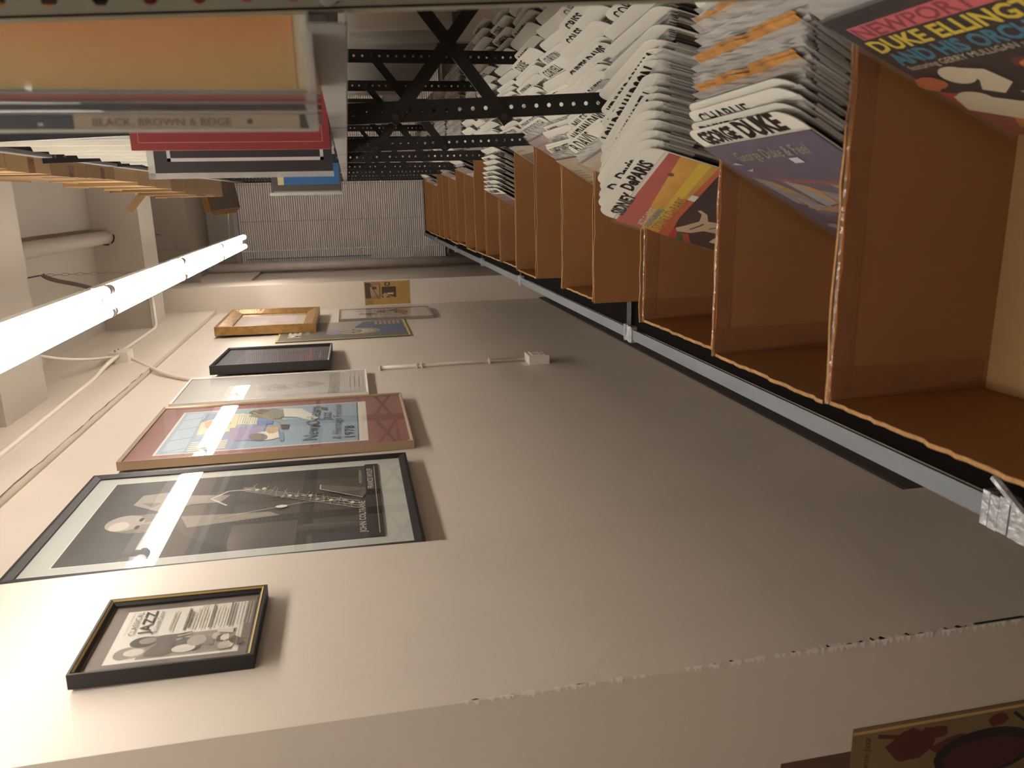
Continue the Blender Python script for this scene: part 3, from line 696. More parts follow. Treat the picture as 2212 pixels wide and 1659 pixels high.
# ------------------------------------------------------------------ cardboard record bins
BY = [(.585, .921), (.929, 1.276), (1.284, 1.622), (1.650, 1.985), (1.993, 2.309), (2.317, 2.634), (2.662, 2.985), (2.993, 3.318), (3.345, 3.665), (3.673, 3.99), (3.998, 4.316),
      (4.345, 4.665), (4.673, 4.99), (4.998, 5.322), (5.350, 5.670), (5.678, 5.998), (6.006, 6.324), (6.352, 6.67)]
ORD = ['nearest', 'second', 'third', 'fourth', 'fifth', 'sixth', 'seventh', 'eighth', 'ninth', 'tenth', 'eleventh', 'twelfth', 'thirteenth', 'fourteenth', 'fifteenth', 'sixteenth', 'seventeenth', 'farthest']
def nth(k): return ORD[k] + (' in the row' if k in (0, 17) else ' from the near end')
XB0, XB1, ZB0, ZB1 = -.292, .60, ZD + .0005, -.632
random.seed(21)
TH = .0045
for k, (y0, y1) in enumerate(BY):
    r = thing('cardboard_bin', 'open cardboard record bin, ' + nth(k), 'cardboard box', (0, 0, 0), group=None)
    zf = ZB1 - random.choice([0, .004, .012]); x0 = XB0 + random.uniform(-.004, .008)
    def wall(x0, x1, y0, y1, z1, nm, wob=.003):
        b = MB(); n = 24; L = (x1 - x0) > (y1 - y0); top = []; bot = []
        for i in range(n + 1):
            t = i / n; zz = z1 + random.uniform(-wob, wob * .4)
            if L: top.append((x0 + (x1 - x0) * t, zz))
            else: top.append((y0 + (y1 - y0) * t, zz))
        for i in range(n):
            (p, za), (q, zb) = top[i], top[i + 1]
            if L: a = [(p, y0), (q, y0), (q, y1), (p, y1)]
            else: a = [(x0, p), (x0, q), (x1, q), (x1, p)]
            zt = [za, zb, zb, za] if L else [za, zb, zb, za]
            vs = [(a[j][0], a[j][1], ZB0) for j in range(4)] + [(a[j][0], a[j][1], zt[j]) for j in range(4)]
            b.add(vs, [(0, 1, 5, 4), (2, 3, 7, 6)] if True else [], CARD)
            b.add(vs[4:], [(0, 1, 2, 3)], CARDE)
        if L: b.box(x0, x0 + .0005, y0, y1, ZB0, z1 - wob, CARDE)
        else: b.box(x0, x1, y0, y0 + .0005, ZB0, z1 - wob, CARD)
        return b.build(nm, r)
    wall(x0, XB1, y1 - TH, y1, ZB1 + random.uniform(-.002, .002), 'side_panel')
    wall(x0, XB1, y0, y0 + TH, ZB1 + random.uniform(-.002, .002), 'side_panel')
    if k not in (3, 5): wall(x0 - .001, x0 + TH, y0 + TH, y1 - TH, zf, 'front_panel', .004)
    else:                                  # front panel torn low
        MB().box(x0, x0 + TH, y0 + TH, y1 - TH, ZB0, ZB1 - .13, CARD, CARDE).build('torn_front_panel', r)
    MB().box(x0 + .001, XB1, y0 + TH, y1 - TH, ZB0, ZB0 + .004, mat('bin_floor_cardboard', '9c774b', .75, var=.08, vscale=3)).build('bottom_panel', r)
    if k < 3:
        MB().box(x0 - .0006, x0 + .05, y1 - TH - .0007, y1 + .0006, ZB1 - .24, ZB1 + .002, TAPE).build('packing_tape', r)
        MB().box(x0 + .012, XB1 - .05, y1 - TH - .0009, y1 + .0006, ZB1 - .030, ZB1 + .0022, TAPE).build('packing_tape', r)

# ------------------------------------------------------------------ records and divider cards
LW, LH, LT = .311, .313, .0036
def cover_mesh():
    return MB().box(0, LT, -LW / 2, LW / 2, 0, LH, COVER)
def sleeve_mesh(top=.022, amp=.003, seed=0):
    rnd = random.Random(seed); b = MB(); n = 12; rows = []
    for z, k in ((LH - .05, 0), (LH + .004, .3), (LH + top * .6, 1), (LH + top, 1.5)):
        rows.append([(rnd.uniform(-amp, amp) * k - .0004, -LW / 2 - .004 + (LW + .008) * i / n, z + rnd.uniform(-.001, .001) * (k > 1)) for i in range(n + 1)])
    vs = [v for rw in rows for v in rw]; N = n + 1
    fs = [(j * N + i, j * N + i + 1, (j + 1) * N + i + 1, (j + 1) * N + i) for j in range(len(rows) - 1) for i in range(n)]
    b.add(vs, fs, SLEEVE)
    for s in (-1, 1):                      # crimped side seam
        y = s * (LW / 2 + .001)
        b.add([(0, y, 0), (LT, y, 0), (LT, y + s * .005, LH), (0, y + s * .005, LH)], [(0, 1, 2, 3)], SLEEVE)
    return b
REC = []; CARDS = []
for i in range(5):
    t = thing('record', 'x', 'record', (0, 0, -50))
    cover_mesh().build('jacket', t); sleeve_mesh(.014 + .003 * i, .0014, i).build('plastic_sleeve', t); REC.append(t)
AMBER = mat('brittle_paper', 'b98545', .8, var=.3, vscale=40)
def amber(t):
    b = MB(); n = 14; rnd = random.Random(5); lo = []; hi = []
    for i in range(n + 1):
        y = -LW / 2 + .01 + (LW - .02) * i / n; lo.append((-.0012, y, LH - .01)); hi.append((-.0012, y, LH + .026 + rnd.uniform(-.005, .003)))
    b.add(lo + hi, [(i, i + 1, n + 2 + i, n + 1 + i) for i in range(n)], AMBER); b.build('torn_paper_inner', t)
def card_art(txt, hgt=.034, wid=.22, u=.03, shear=.1, ink=None, faint=False):
    a = Art(.305, .352, side=-1)
    # rounded card
    w, h, r = .305, .352, .032; prof = [(0, 0), (w, 0)]
    for t in range(7): prof.append((w - r + r * math.cos(t * math.pi / 12), h - r + r * math.sin(t * math.pi / 12)))
    for t in range(7): prof.append((r + r * math.cos(math.pi / 2 + t * math.pi / 12), h - r + r * math.sin(math.pi / 2 + t * math.pi / 12)))
    n = len(prof); vs = [a.P(u_, v_, 0) for u_, v_ in prof] + [a.P(u_, v_, -.0012) for u_, v_ in prof]
    a.add(vs, [list(range(n)), list(range(2 * n - 1, n - 1, -1))] + [(i, i + n, (i + 1) % n + n, (i + 1) % n) for i in range(n)], PLAST)
    if txt:
        for (s, uu, vv, hh, ww, of) in txt:
            a.text(s, uu, vv, hh, GREYINK if faint else INK, width=ww, shear=shear, off=of, rot=random.uniform(-.02, .03))
    return a
def place(o, x, y, lean, skew=0., z=ZB0 + .006, roll=0.):
    o.location = (x, y, z + H); o.rotation_euler = (roll, R(lean), R(skew)); return o
def mkcard(x, y, lean, skew, txt, label, group=None, faint=False, z=None):
    o = card_art(txt, faint=faint).build('divider_card')
    place(o, x, y, lean, skew, z=ZB0 + .008 if z is None else z)
    return tag(o, label, 'divider card', group)
def blank_card(proto=[]):
    if not proto: proto.append(card_art(None).build('divider_card')); return proto[0]
    o = proto[0].copy(); COL.objects.link(o); return o
EDGE = ['6b5a48', '8d8578', '4a3d33', 'a59c8e', '3a312b', '7a6a5a', 'b9b1a2', '5b4a3c', '2f2a28', '8a6a4a', '94877a', '6a4038', '556070']
# per bin: x of the front-most record foot, y centre, lean, skew, number of single records, cards at indices {i: text}
def T1(s, off=.03, h=.030, w=None, v=.314): return [(s, .03, v, h, w or min(.25, .022 * len(s)), off)]
BINS = {
 0: (.060, .735, 24, 0, 20, {7: T1('ELLINGTON', .02)}),
 1: (-.088, 1.090, 30, 1, 52, {1: [('GEORGE', .028, .312, .033, .115, .05), ('DUKE', .155, .312, .040, .115, .05)], 3: T1('DUKE ELLA', .02), 6: T1('CHARLIE', .01), 8: [('DUTCH SWING COLLEGE BAND', .02, .318, .018, .25, .0)], 36: None, 46: T1('DORSEY')}),
 2: (-.092, 1.448, 19, 24, 38, {1: [('SIDNEY', .024, .302, .028, .10, .04), ('DePARIS', .135, .318, .028, .12, .04)], 4: [('D- Davis', .09, .328, .026, .13, .03)], 7: None, 10: None, 13: None, 16: None, 18: [('ERIC DOLPHY', .04, .316, .03, .24, .03)], 20: T1('JOHN DANKWORTH', .02), 24: None, 28: [('LOU DONALDSON', .02, .312, .036, .26, .05)], 31: T1('A. DONALD', .02), 34: T1('KENNY DORHAM', .04), 38: None}),
 3: (-.05, 1.817, 27, 8, 26, {4: T1('B DAVIS', .01, .04), 5: T1('WALTER DAVIS', .02), 9: T1('NATHAN DAVIS'), 14: T1('MILES DAVIS', .0), 16: T1('E. LOCKJAW DAVIS', .0), 24: T1('WILD BILL DAVISON', .03, .020, .22), 27: None, 28: T1('RICHARD DAVIS', .03), 31: None, 35: T1('CURTIS DAVIS')}),
 4: (-.075, 2.151, 32, 0, 20, {3: T1('DAMERON/PETERS', .01, .03, .24), 4: [('MILES DA', .1, .32, .02, .13, 0)], 10: None, 12: T1('ROSCO', .01), 18: None, 22: None, 26: T1('CORYELL', .02), 30: None}),
 5: (.01, 2.475, 31, 3, 18, {4: T1('BOB DOROUGH', .0), 7: T1('CONNIE CROTHERS', .0), 12: None, 16: T1('COUNT', .01), 20: None, 25: T1('COBHAM', .02), 29: None}),
 6: (.0, 2.823, 32, 0, 16, {6: T1('PETE COSEY', .01), 9: None, 12: T1('CRUSADERS'), 17: None, 23: T1('COZY COLE'), 28: None}),
 7: (-.155, 3.155, 29, 0, 26, {1: T1('Joe Sample', .02), 3: T1('COLLINS', .01), 6: T1('RICK', .01), 9: T1('CLAYTON', .02), 12: T1('CHRISTIAN', .0), 15: None, 19: None, 22: T1('CLARKE'), 27: None, 33: None, 38: None}),
}
random.seed(5)
stuff_rec = MB()
CVM = [mat('packed_sleeve_' + c, c, .4, var=.3, vscale=40, stretch=(1, .3, 1)) for c in ('8d8578', '5a4d42', 'b9b2a6', '74685c', '3f3732', 'a39a90')]
WHT = [mat('packed_bag_' + c, c, .25, var=.15, vscale=30, bump=1, bscale=60) for c in ('b9b4b0', 'a8a19c', 'cac5bd')]
def stuff_lp(x, y, lean, skew, z, n=1):
    M = Matrix.Translation((x, y, z)) @ Matrix.Rotation(R(skew), 4, 'Z') @ Matrix.Rotation(R(lean), 4, 'Y')
    stuff_rec.box(0, LT * n, -LW / 2 + .001, LW / 2 - .001, 0, LH, random.choice(CVM), T=M)
    j = random.uniform(-.002, .003)
    stuff_rec.box(0, .0008, -LW / 2 + .003, LW / 2 - .003, LH, LH + .014 + j, random.choice(WHT), T=M)
FRONTS = {}
POOL = []
def pool_card(x, y, lean, skew, z, k):
    rs = random.getstate(); random.seed(int(x * 1e4) + k * 77)
    if len(POOL) < 8:
        o = card_art(T1(['DIXIE', 'DORSEY', 'DAMERON', 'CURSON', 'COREA', 'CORYELL', 'CRISS', 'COLES'][len(POOL)], random.uniform(0, .03), .028)).build('divider_card'); POOL.append(o)
    elif random.random() < .5: o = blank_card()
    else: o = random.choice(POOL).copy(); COL.objects.link(o)
    place(o, x, y, lean, skew, z=z + random.uniform(-.002, .014)); random.setstate(rs)
    tag(o, 'white divider card toward the back of the bin ' + nth(k), 'divider card', 'divider cards toward the back of the bin ' + nth(k))
for k in sorted(BINS):
    x, yc, lean, skew, n, cards = BINS[k]
    STEP = .0050 / math.cos(R(lean)); i = 0; j = 0
    while x < .53:
        jy = random.uniform(-.004, .004) if k not in (1,) else random.uniform(-.005, .005)
        if skew > 5 and x > .08: skew *= .93
        fits = LW * math.cos(R(skew))
        zz = ZB0 + .006 + random.uniform(0, .004) + {0: .028, 1: .016, 2: .014}.get(k, 0)
        if i == 0:
            FRONTS[k] = (x, yc + jy * .3, lean, skew, zz)
        elif j in cards and (i == j):
            tx = cards[j]
            lab = ('white divider card lettered %s in the bin %s' % (' '.join(t[0] for t in tx), nth(k))) if tx else 'blank white plastic divider card in the bin ' + nth(k)
            if tx:
                # names of people stay off the description
                place_lab = {0: 'front', 1: 'front'}.get(0)
                idx = sorted(cards).index(j)
                lab = 'hand-lettered white divider card, %s in the bin %s' % (['foremost', 'second', 'third', 'fourth', 'fifth', 'sixth', 'seventh', 'eighth', 'ninth', 'tenth', 'eleventh', 'twelfth', 'thirteenth'][idx], nth(k))
                o = mkcard(x, yc + jy, lean, skew, tx, lab, faint=(k == 1 and j == 8), z=zz + random.uniform(0, .008))
            else:
                o = blank_card(); place(o, x, yc + jy, lean, skew, z=zz + random.uniform(0, .01)); tag(o, lab, 'divider card', 'blank divider cards in the bin ' + nth(k))
            x += .002
        elif i < n:
            o = copy_tree(random.choice(REC)); place(o, x, yc + jy, lean, skew, z=zz)
            for c in o.children: c.color = srgb(random.choice(EDGE))
            if k == 1 and i in (14, 15, 22, 23, 32, 33, 40): amber(o)
            tag(o, 'record in clear plastic sleeve packed in the bin ' + nth(k), 'record', 'records packed in the bin ' + nth(k))
        elif i % 6 == 1:
            pool_card(x, yc + jy, lean, skew, zz, k); x += .002
        else:
            stuff_lp(x, yc + jy, lean, skew, zz)
        x += STEP * random.uniform(.98, 1.05); i += 1; j = i
        lean = max(14, lean + random.uniform(-.25, .12))
        if random.random() < .5: lean -= .1
def front_record(k, label, art, lw=LW):
    x, yc, lean, skew, zz = FRONTS[k]
    t = thing('record', label, 'record', (0, 0, 0)); place(t, x, yc, lean, skew, z=zz)
    MB().box(0, LT, -LW / 2, LW / 2, 0, LH, flat('4d443c')).build('jacket', t)
    a = Art(LW, LH, side=-1); art(a, LW, LH); a.build('cover_print', t)
    w = LW / 2 + .004; b = MB(); n = 10
    b.add([(-.0045, -w, 0), (-.0045, w, 0), (-.0045, w, LH + .010), (-.0045, -w, LH + .010)], [(3, 2, 1, 0)], CLEARS)
    b.add([(-.0045, -w, LH + .010), (-.0045, w, LH + .010), (LT * .5, w, LH + .003), (LT * .5, -w, LH + .003)], [(0, 1, 2, 3)], CLEARS)
    b.build('clear_outer_sleeve', t)
    return t
def art_newport(a, w, h):
    K = mat('cover_black', '1e1614', .35); a.rect(0, 0, w, h, K)
    a.rect(.018, h - .052, w - .03, h - .024, g('d0606a'))
    a.text('NEWPORT 1958', .020, h - .050, .024, g('8f2f3c'), width=w - .055, off=.02)
    a.text('DUKE ELLINGTON', .012, h - .083, .027, g('dcc43c'), width=w - .03, off=.03)
    a.text('AND HIS ORCHESTRA', .012, h - .115, .027, g('2d7f9c'), width=w - .03, off=.03)
    a.text('featuring GERRY MULLIGAN and Dave Brubeck', .014, h - .130, .011, g('cfc4ac'), width=w - .05)
    a.poly([(0, 0), (w, 0), (w, .05), (.06, .085), (0, .10)], g('8d4a34')); a.poly([(0, .07), (.05, .10), (0, .13)], g('a8302e')); a.poly([(.03, .02), (.14, .01), (.2, .06), (.06, .085)], g('c0803a'))
    for q in range(34):
        blob(a, w * random.uniform(.42, .97), h * random.uniform(.14, .50), .018 * random.uniform(.5, 1.3), .014 * random.uniform(.5, 1.4), g(random.choice(['b85f2f', '8d3f25', 'd07a4a', '6a2a1e', 'd9a05a', '3a1c16'])))
    C = g('d8ccb0'); G2 = g('9d9378'); X = lambda u: u - .045; Y = lambda d: h - d + .028
    Q = lambda pts: [(X(u), Y(d)) for u, d in pts]
    blob(a, .012, Y(.19), .022, .018, g('b5622f')); blob(a, w - .07, Y(.172), .022, .014, g('c8823e'))
    a.ell(X(.108), Y(.182), .022, .021, C); a.poly(Q([(.118, .165), (.15, .180), (.158, .215), (.13, .235), (.11, .22), (.125, .20)]), C)
    a.ell(X(.085), Y(.235), .022, .016, C, rot=-.3); a.poly(Q([(.06, .225), (.08, .222), (.15, .268), (.21, .25), (.27, .31), (.12, .312), (.05, .26)]), C)
    a.poly(Q([(.15, .235), (.19, .24), (.22, .262), (.16, .262)]), C)
front_record(0, 'record with black cover and pink NEWPORT lettering in the nearest bin', art_newport)
def art_duke(a, w, h):
    a.rect(0, 0, w, h, mat('dusky_violet', '625c75', .4, var=.12, vscale=6)); a.rect(0, 0, w, h * .42, mat('dusky_violet_low', '5a5470', .4, var=.25, vscale=12))
    a.poly([(.068, h - .104), (w - .01, h - .140), (w - .01, h - .150), (.075, h - .112)], g('a5584a'))
    for (u, d, q, c, c2) in [(.01, .096, 1., '8d949c', 'a98f62'), (.083, .112, 1.1, '9aa3ab', 'bd9a6a'), (.140, .143, .9, '8e99a6', 'a08a74'), (.19, .128, .7, '7f8fae', 'c9a860'), (.045, .15, .7, 'b3a27c', '8290a0')]:
        v = h - d
        a.poly([(u, v), (u + .045 * q, v - .020 * q), (u + .085 * q, v - .085 * q), (u + .03 * q, v - .095 * q)], g(c2)); a.poly([(u, v), (u + .025 * q, v - .025), (u + .05 * q, v - .09 * q), (u + .02 * q, v - .09 * q)], g(c)); a.poly([(u, v), (u + .006 * q, v - .05 * q), (u + .02 * q, v - .095 * q)], g('554e5c'))
    for q in range(16): blob(a, random.uniform(.03, .27), random.uniform(.05, .12), .03, .010, g(random.choice(['8a6a60', 'b0856e', '4f4a5c', '6f6a7c', 'a59a94'])))
    a.text('George Duke & Feel', .062, h - .046, .026, g('a9a78a'), width=.20, shear=.35)
    a.rect(.188, h - .066, .212, h - .052, g('dcdce4'))
    a.poly([(.020, h - .052), (.035, h - .047), (.050, h - .056), (.035, h - .055)], g('c9c8c4')); a.poly([(.035, h - .072), (.055, h - .070), (.064, h - .066), (.048, h - .077)], g('c9c8c4'))
    a.ell(.235, .075, .022, .024, g('c9c2c0'))
front_record(1, 'record with dusky violet cover and spiky cones in the second bin from the near end', art_duke)
def art_sidney(a, w, h):
    a.rect(0, 0, w, h, mat('cover_umber', '3c2825', .4, var=.3, vscale=12))
    a.poly([(0, h), (w, h), (w, h - .05), (0, h - .075)], mat('sunset_red', 'b04c3c', .4, var=.25, vscale=12))
    a.poly([(0, h - .060), (.12, h - .040), (w, h - .022), (w, h - .100), (.10, h - .098), (0, h - .115)], mat('sunset_yellow', 'd2a03c', .4, var=.2, vscale=12))
    a.poly([(.02, h - .072), (w, h - .060), (w, h - .082), (.02, h - .090)], g('d8bc3c'))
    a.poly([(0, h - .098), (.10, h - .094), (w, h - .096), (w, h - .106), (.09, h - .110), (0, h - .125)], g('c2602f'))
    for i, c in enumerate(['b0352c', '4d5c3a', 'b84a3a']): a.poly([(0, h - .122 - i * .018), (.045 - i * .006, h - .118 - i * .012), (.050 - i * .006, h - .130 - i * .012), (0, h - .140 - i * .018)], g(c))
    C = g('d2b896'); P = lambda pts: [(u, h - d) for u, d in pts]
    a.poly(P([(.035, .128), (.05, .120), (.065, .130), (.085, .140), (.105, .150), (.135, .142), (.145, .128), (.150, .134), (.140, .152), (.115, .165), (.125, .200), (.10, .215), (.075, .200), (.07, .175), (.045, .155)]), C)
    a.poly(P([(.03, .205), (.11, .215), (.11, .235), (.03, .22)]), C); a.line(P([(.06, .148), (.085, .158), (.10, .162)]), .004, g('4a342c')); a.line(P([(.085, .18), (.10, .19)]), .003, g('4a342c'))
    a.text('JAZZ CLASSICS', .016, h - .056, .013, g('e4d5c4'), width=.085, off=.02); a.text('FEATURING', .018, h - .072, .013, g('5f93a6'), width=.092, off=.02)
    a.text('SIDNEY DePARIS', .020, h - .096, .021, g('9c5a2c'), width=.155)
    a.rect(.175, h - .108, .198, h - .094, g('e6e2dc')); a.ell(.245, h - .03, .006, .006, g('6f2f28'))
front_record(2, 'record with red and yellow sunset cover in the third bin from the near end', art_sidney)
def art_plain(c, c2, c3=None):
    def f(a, w, h):
        a.rect(0, 0, w, h, g(c)); a.rect(.02, .02, w - .02, h - .05, g(c2)); blob(a, w * .5, h * .4, .09, .08, g(c3 or c))
        a.line([(.03, h - .03), (w * .5, h - .03)], .008, g(c3 or c))
    return f
front_record(3, 'record with plain buff cover at the front of the fourth bin from the near end', art_plain('b8aa94', 'a39480'))
def art_bar(a, w, h):
    a.rect(0, 0, w, h, g('c9bda4')); a.rect(.02, h - .12, .05, h - .115, INK); a.rect(.015, .03, .02, h - .05, g('5c564e')); a.rect(.02, h - .125, w - .05, h - .122, g('5c564e'))
    for i in range(4): a.rect(.03, h - .06 - i * .012, .11, h - .056 - i * .012, g('7c766c'))
front_record(4, 'record with cream cover and small print in the fifth bin from the near end', art_bar)
front_record(5, 'record with pale pink cover in a cloudy sleeve, sixth bin from the near end', art_plain('b39fa0', 'a18f90', '8f7f84'))
front_record(6, 'record with white bordered grey photograph cover, seventh bin from the near end', art_plain('c9c3b4', '77706c', '989088'))
front_record(7, 'record with mauve photograph cover at the front of the eighth bin from the near end', art_plain('a89aa2', '7d6a66', '5f4f4d'))
# extra loose plastic and small inserts lying in the packs
for k, (x, z, lean, c, lab) in {10: (.0, 0, 24, 'b5aaa6', 'pale'), 12: (-.01, 0, 25, 'a59d98', 'grey'), 15: (-.03, 0, 24, 'b0aab0', 'lilac'), 8: (.05, 0, 33, '8c8078', 'brown grey'), 9: (.04, 0, 33, '77706c', 'dark grey')}.items():
    y0, y1 = BY[k]
    t = copy_tree(REC[0]); place(t, x, (y0 + y1) / 2, lean, 0)
    for c_ in t.children: c_.color = srgb(c)
    tag(t, 'foremost record, %s, in the bin %s' % (lab, nth(k)), 'record')
for t in REC:
    for c in list(t.children): bpy.data.objects.remove(c)
    bpy.data.objects.remove(t)
random.seed(8)
for k in range(8, 18):
    y0, y1 = BY[k]; x = {10: .01, 12: .0, 15: -.02, 8: .06, 9: .05}.get(k, random.uniform(-.02, .04)); lean = {10: 24, 12: 25, 15: 24, 8: 33, 9: 33}.get(k, 27); c = 0
    if k in (11, 13, 14): x += .05
    while x < .50:
        if c and c % 6 == 3:
            if c < 16:
                o = blank_card(); place(o, x, (y0 + y1) / 2 + random.uniform(-.003, .003), lean, 0, z=ZB0 + .008 + random.uniform(0, .01)); tag(o, 'white divider card among the records in the bin ' + nth(k), 'divider card', 'divider cards in the bin ' + nth(k))
            x += .003
        else: stuff_lp(x + .004, (y0 + y1) / 2 + random.uniform(-.002, .002), lean, 0, ZB0 + .006 + random.uniform(0, .004))
        x += .0062; c += 1
y = .70
while y < 1.60:
    stuff_rec.box(.138, .44, y, y + .020, .378, .69, random.choice(CVM + WHT)); y += .022
o = stuff_rec.build('packed_records'); tag(o, 'tightly packed records filling the backs of the bins and the far bins', 'record', kind='stuff')

# ------------------------------------------------------------------ upper shelf: records and box sets
ZS = .0225
def slab(name, label, x0, x1, y0, y1, h, m, cat='record', parts=None, group=None, z=ZS, rot=(0, 0, 0)):
    t = thing(name, label, cat, ((x0 + x1) / 2, (y0 + y1) / 2, z), rot, group)
    if y1 < 1.1:                      # stack toed in, spines toward the viewer
        a_ = R(-6.0); t.rotation_euler = (0, 0, a_); t.location.x += math.sin(-a_) * (y1 - y0) / 2; t.location.y += (math.cos(a_) - 1) * (y1 - y0) / 2
    MB().box(-(x1 - x0) / 2, (x1 - x0) / 2, -(y1 - y0) / 2, (y1 - y0) / 2, 0, h, m).build('jacket' if cat == 'record' else 'case', t)
    if parts: parts(t, (x1 - x0) / 2, (y1 - y0) / 2, h)
    return t
def bag(t, hx, hy, h):
    b = MB(); n = 12; e = .0025
    random.seed(int(hx * 1e5) + 3)
    vs = []
    for i in range(n + 1):
        z = -.004 + (h + .008) * i / n; j = random.uniform(-.0012, .0012)
        vs += [(-hx - e + j, -hy - e - .001, z), (-hx * .2, -hy - e - .002 + j, z), (hx + e, -hy - e, z)]
    fs = []
    for i in range(n):
        for q in (0, 1): fs.append((i * 3 + q, i * 3 + q + 1, (i + 1) * 3 + q + 1, (i + 1) * 3 + q))
    b.add(vs, fs, CLEARS)
    b.add([(-hx - e, -hy - e - .001, h * -.01), (hx, -hy - e - .001, h * -.01), (hx, -hy - e - .001, .007), (-hx - e, -hy - e - .001, .004)], [(0, 1, 2, 3)], SLEEVE)
    b.add([(-hx - e, -hy - e - .0012, 0), (-hx - e + .0022, -hy - e - .0012, 0), (-hx - e + .0022, -hy - e - .0012, h), (-hx - e, -hy - e - .0012, h)], [(0, 1, 2, 3)], SLEEVE)
    b.add([(-hx - e, -hy - e, 0), (-hx - e, hy, 0), (-hx - e, hy, h), (-hx - e, -hy - e, h)], [(0, 3, 2, 1)], SLEEVE)
    b.build('plastic_sleeve', t)
def tanparts(t, hx, hy, h):
    MB().box(-hx + .003, hx, -hy - .0008, -hy, .012, h - .004, mat('marbled_tan', 'b48748', .45, ramp=[(.35, 'c4a862'), (.65, 'd29355')], vscale=3, stretch=(4, 4, .6))).build('spine_panel', t)
    bag(t, hx, hy, h)
slab('box_set', 'thick tan and orange record box set at the near end of the upper shelf', .086, .148, .705, 1.02, .318, flat('d0bd98'), 'box set', tanparts)
slab('record', 'record with a dull red spine beside the thick tan box set', .0785, .0835, .705, 1.015, .314, flat('a86150'), parts=bag)
slab('record', 'record with a dark blue-black spine beside the red spined one', .0705, .0755, .70, 1.01, .314, flat('3a363c'), parts=bag)
def bbparts(t, hx, hy, h):
    a = MB(); vs, fs, w, hh = text_data('BLACK, BROWN & BEIGE', 0, .0)
    L = .105; s = .0058 / hh
    a.add([(-hx * .2 + y * s - .002, -hy - .0006, h * .545 - x * L / w) for x, y in vs], fs, flat('5f5348'))
    a.box(-hx, hx, -hy - .0004, -hy, h * .59, h, flat('33343c')).box(-hx, hx, -hy - .0004, -hy, 0, .012, flat('3a332c'))
    a.tube([(0, -hy - .0006, .052), (0, -hy - .0007, .052)], .0022, flat('4f443a'), 10)
    a.build('spine_print', t); bag(t, hx, hy, h)
slab('box_set', 'beige spined box set lettered BLACK, BROWN & BEIGE on the upper shelf', .0565, .0675, .70, 1.01, .315, flat('a99880'), 'box set', bbparts)
def redparts(t, hx, hy, h):
    b = MB(); c = flat('c98d80')
    for (x0, x1, z0, z1) in [(-hx + .012, hx - .012, .012, .0128), (-hx + .012, hx - .012, h - .0128, h - .012), (-hx + .012, -hx + .0128, .012, h - .012), (hx - .0128, hx - .012, .012, h - .012)]:
        b.box(x0, x1, -hy - .0006, -hy, z0, z1, c)
    b.build('gold_rule', t)
slab('box_set', 'red box set with a fine ruled border facing the viewer on the upper shelf', .080, .393, 1.408, 1.420, .316, mat('red_cloth', '8f3434', .5), 'box set', redparts)
def blkparts(t, hx, hy, h):
    b = MB(); c = flat('cfc9c6')
    for (x0, x1, z0, z1) in [(-hx + .020, hx - .02, .016, .022), (-hx + .020, hx - .02, h - .028, h - .022), (-hx + .020, -hx + .026, .016, h - .022), (hx - .026, hx - .02, .016, h - .022)]:
        b.box(x0, x1, -hy - .0006, -hy, z0, z1, c)
    b.build('white_border', t); 
    q = MB().box(-hx - .010, -hx - .0002, -hy - .001, -hy + .001, -.001, h + .012, SLEEVE).box(-hx - .01, hx, -hy - .001, -hy + .001, h + .0002, h + .012, SLEEVE).build('plastic_sleeve', t)
slab('record', 'black record with a white ruled border facing the viewer on the upper shelf', .048, .359, 1.545, 1.552, .313, mat('black_cover', '3a3638', .4, var=.15, vscale=8), parts=blkparts)
# rows of records behind them on the upper shelf
random.seed(31)
y = 1.60; n = 0
while y < 6.2 and n < 24:
    if 1.39 < y < 1.44 or 1.53 < y < 1.57 or any(p - .012 < y < p + .016 for p in PY): y += .004; continue
    step = .012 if y < 2 else .16
    x0 = .118 + random.uniform(-.006, .012) if y < 1.6 else (.112 + random.uniform(-.012, .016))
    h = LH + random.uniform(-.004, .003)
    if n < 190:
        if n == 0:
            pr = thing('record', 'x', 'record', (0, 0, 0)); MB().box(0, LW, 0, .0045, 0, LH, COVER).build('jacket', pr)
            MB().box(-.006, -.0003, .001, .003, -.001, LH + .008, SLEEVE).box(0, LW, .0012, .0016, LH + .0003, LH + .012, SLEEVE).build('plastic_sleeve', pr); o = pr
        else: o = copy_tree(pr)
        o.location = (x0, y, ZS + H)
        for c in o.children: c.color = srgb(random.choice(EDGE))
        sec = sum(1 for p in PY if p < y)
        tag(o, 'record standing on the upper shelf in shelf bay %s from the near end' % ['one', 'two', 'three', 'four', 'five', 'six', 'seven', 'eight'][sec - 1], 'record', 'records on the upper shelf, bay %d' % sec)
        n += 1
    y += step
def blueparts(t, hx, hy, h):
    b = MB().box(-hx + .034, hx, -hy - .0006, -hy, .008, h - .055, flat('2c6296')).box(-hx + .034, hx, -hy - .0006, -hy, h - .055, h - .028, flat('c9bc8a')).box(-hx, -hx + .006, -hy - .0006, -hy, .006, h - .006, flat('8a8380'))
    b.build('cover_print', t); MB().box(-hx - .014, -hx - .0003, -hy - .001, hy, -.001, h + .012, SLEEVE).build('plastic_sleeve', t)
slab('box_set', 'blue and grey box set sticking out at the far end of the upper shelf', .025, .336, 3.84, 3.87, .316, flat('4a4442'), 'box set', blueparts)
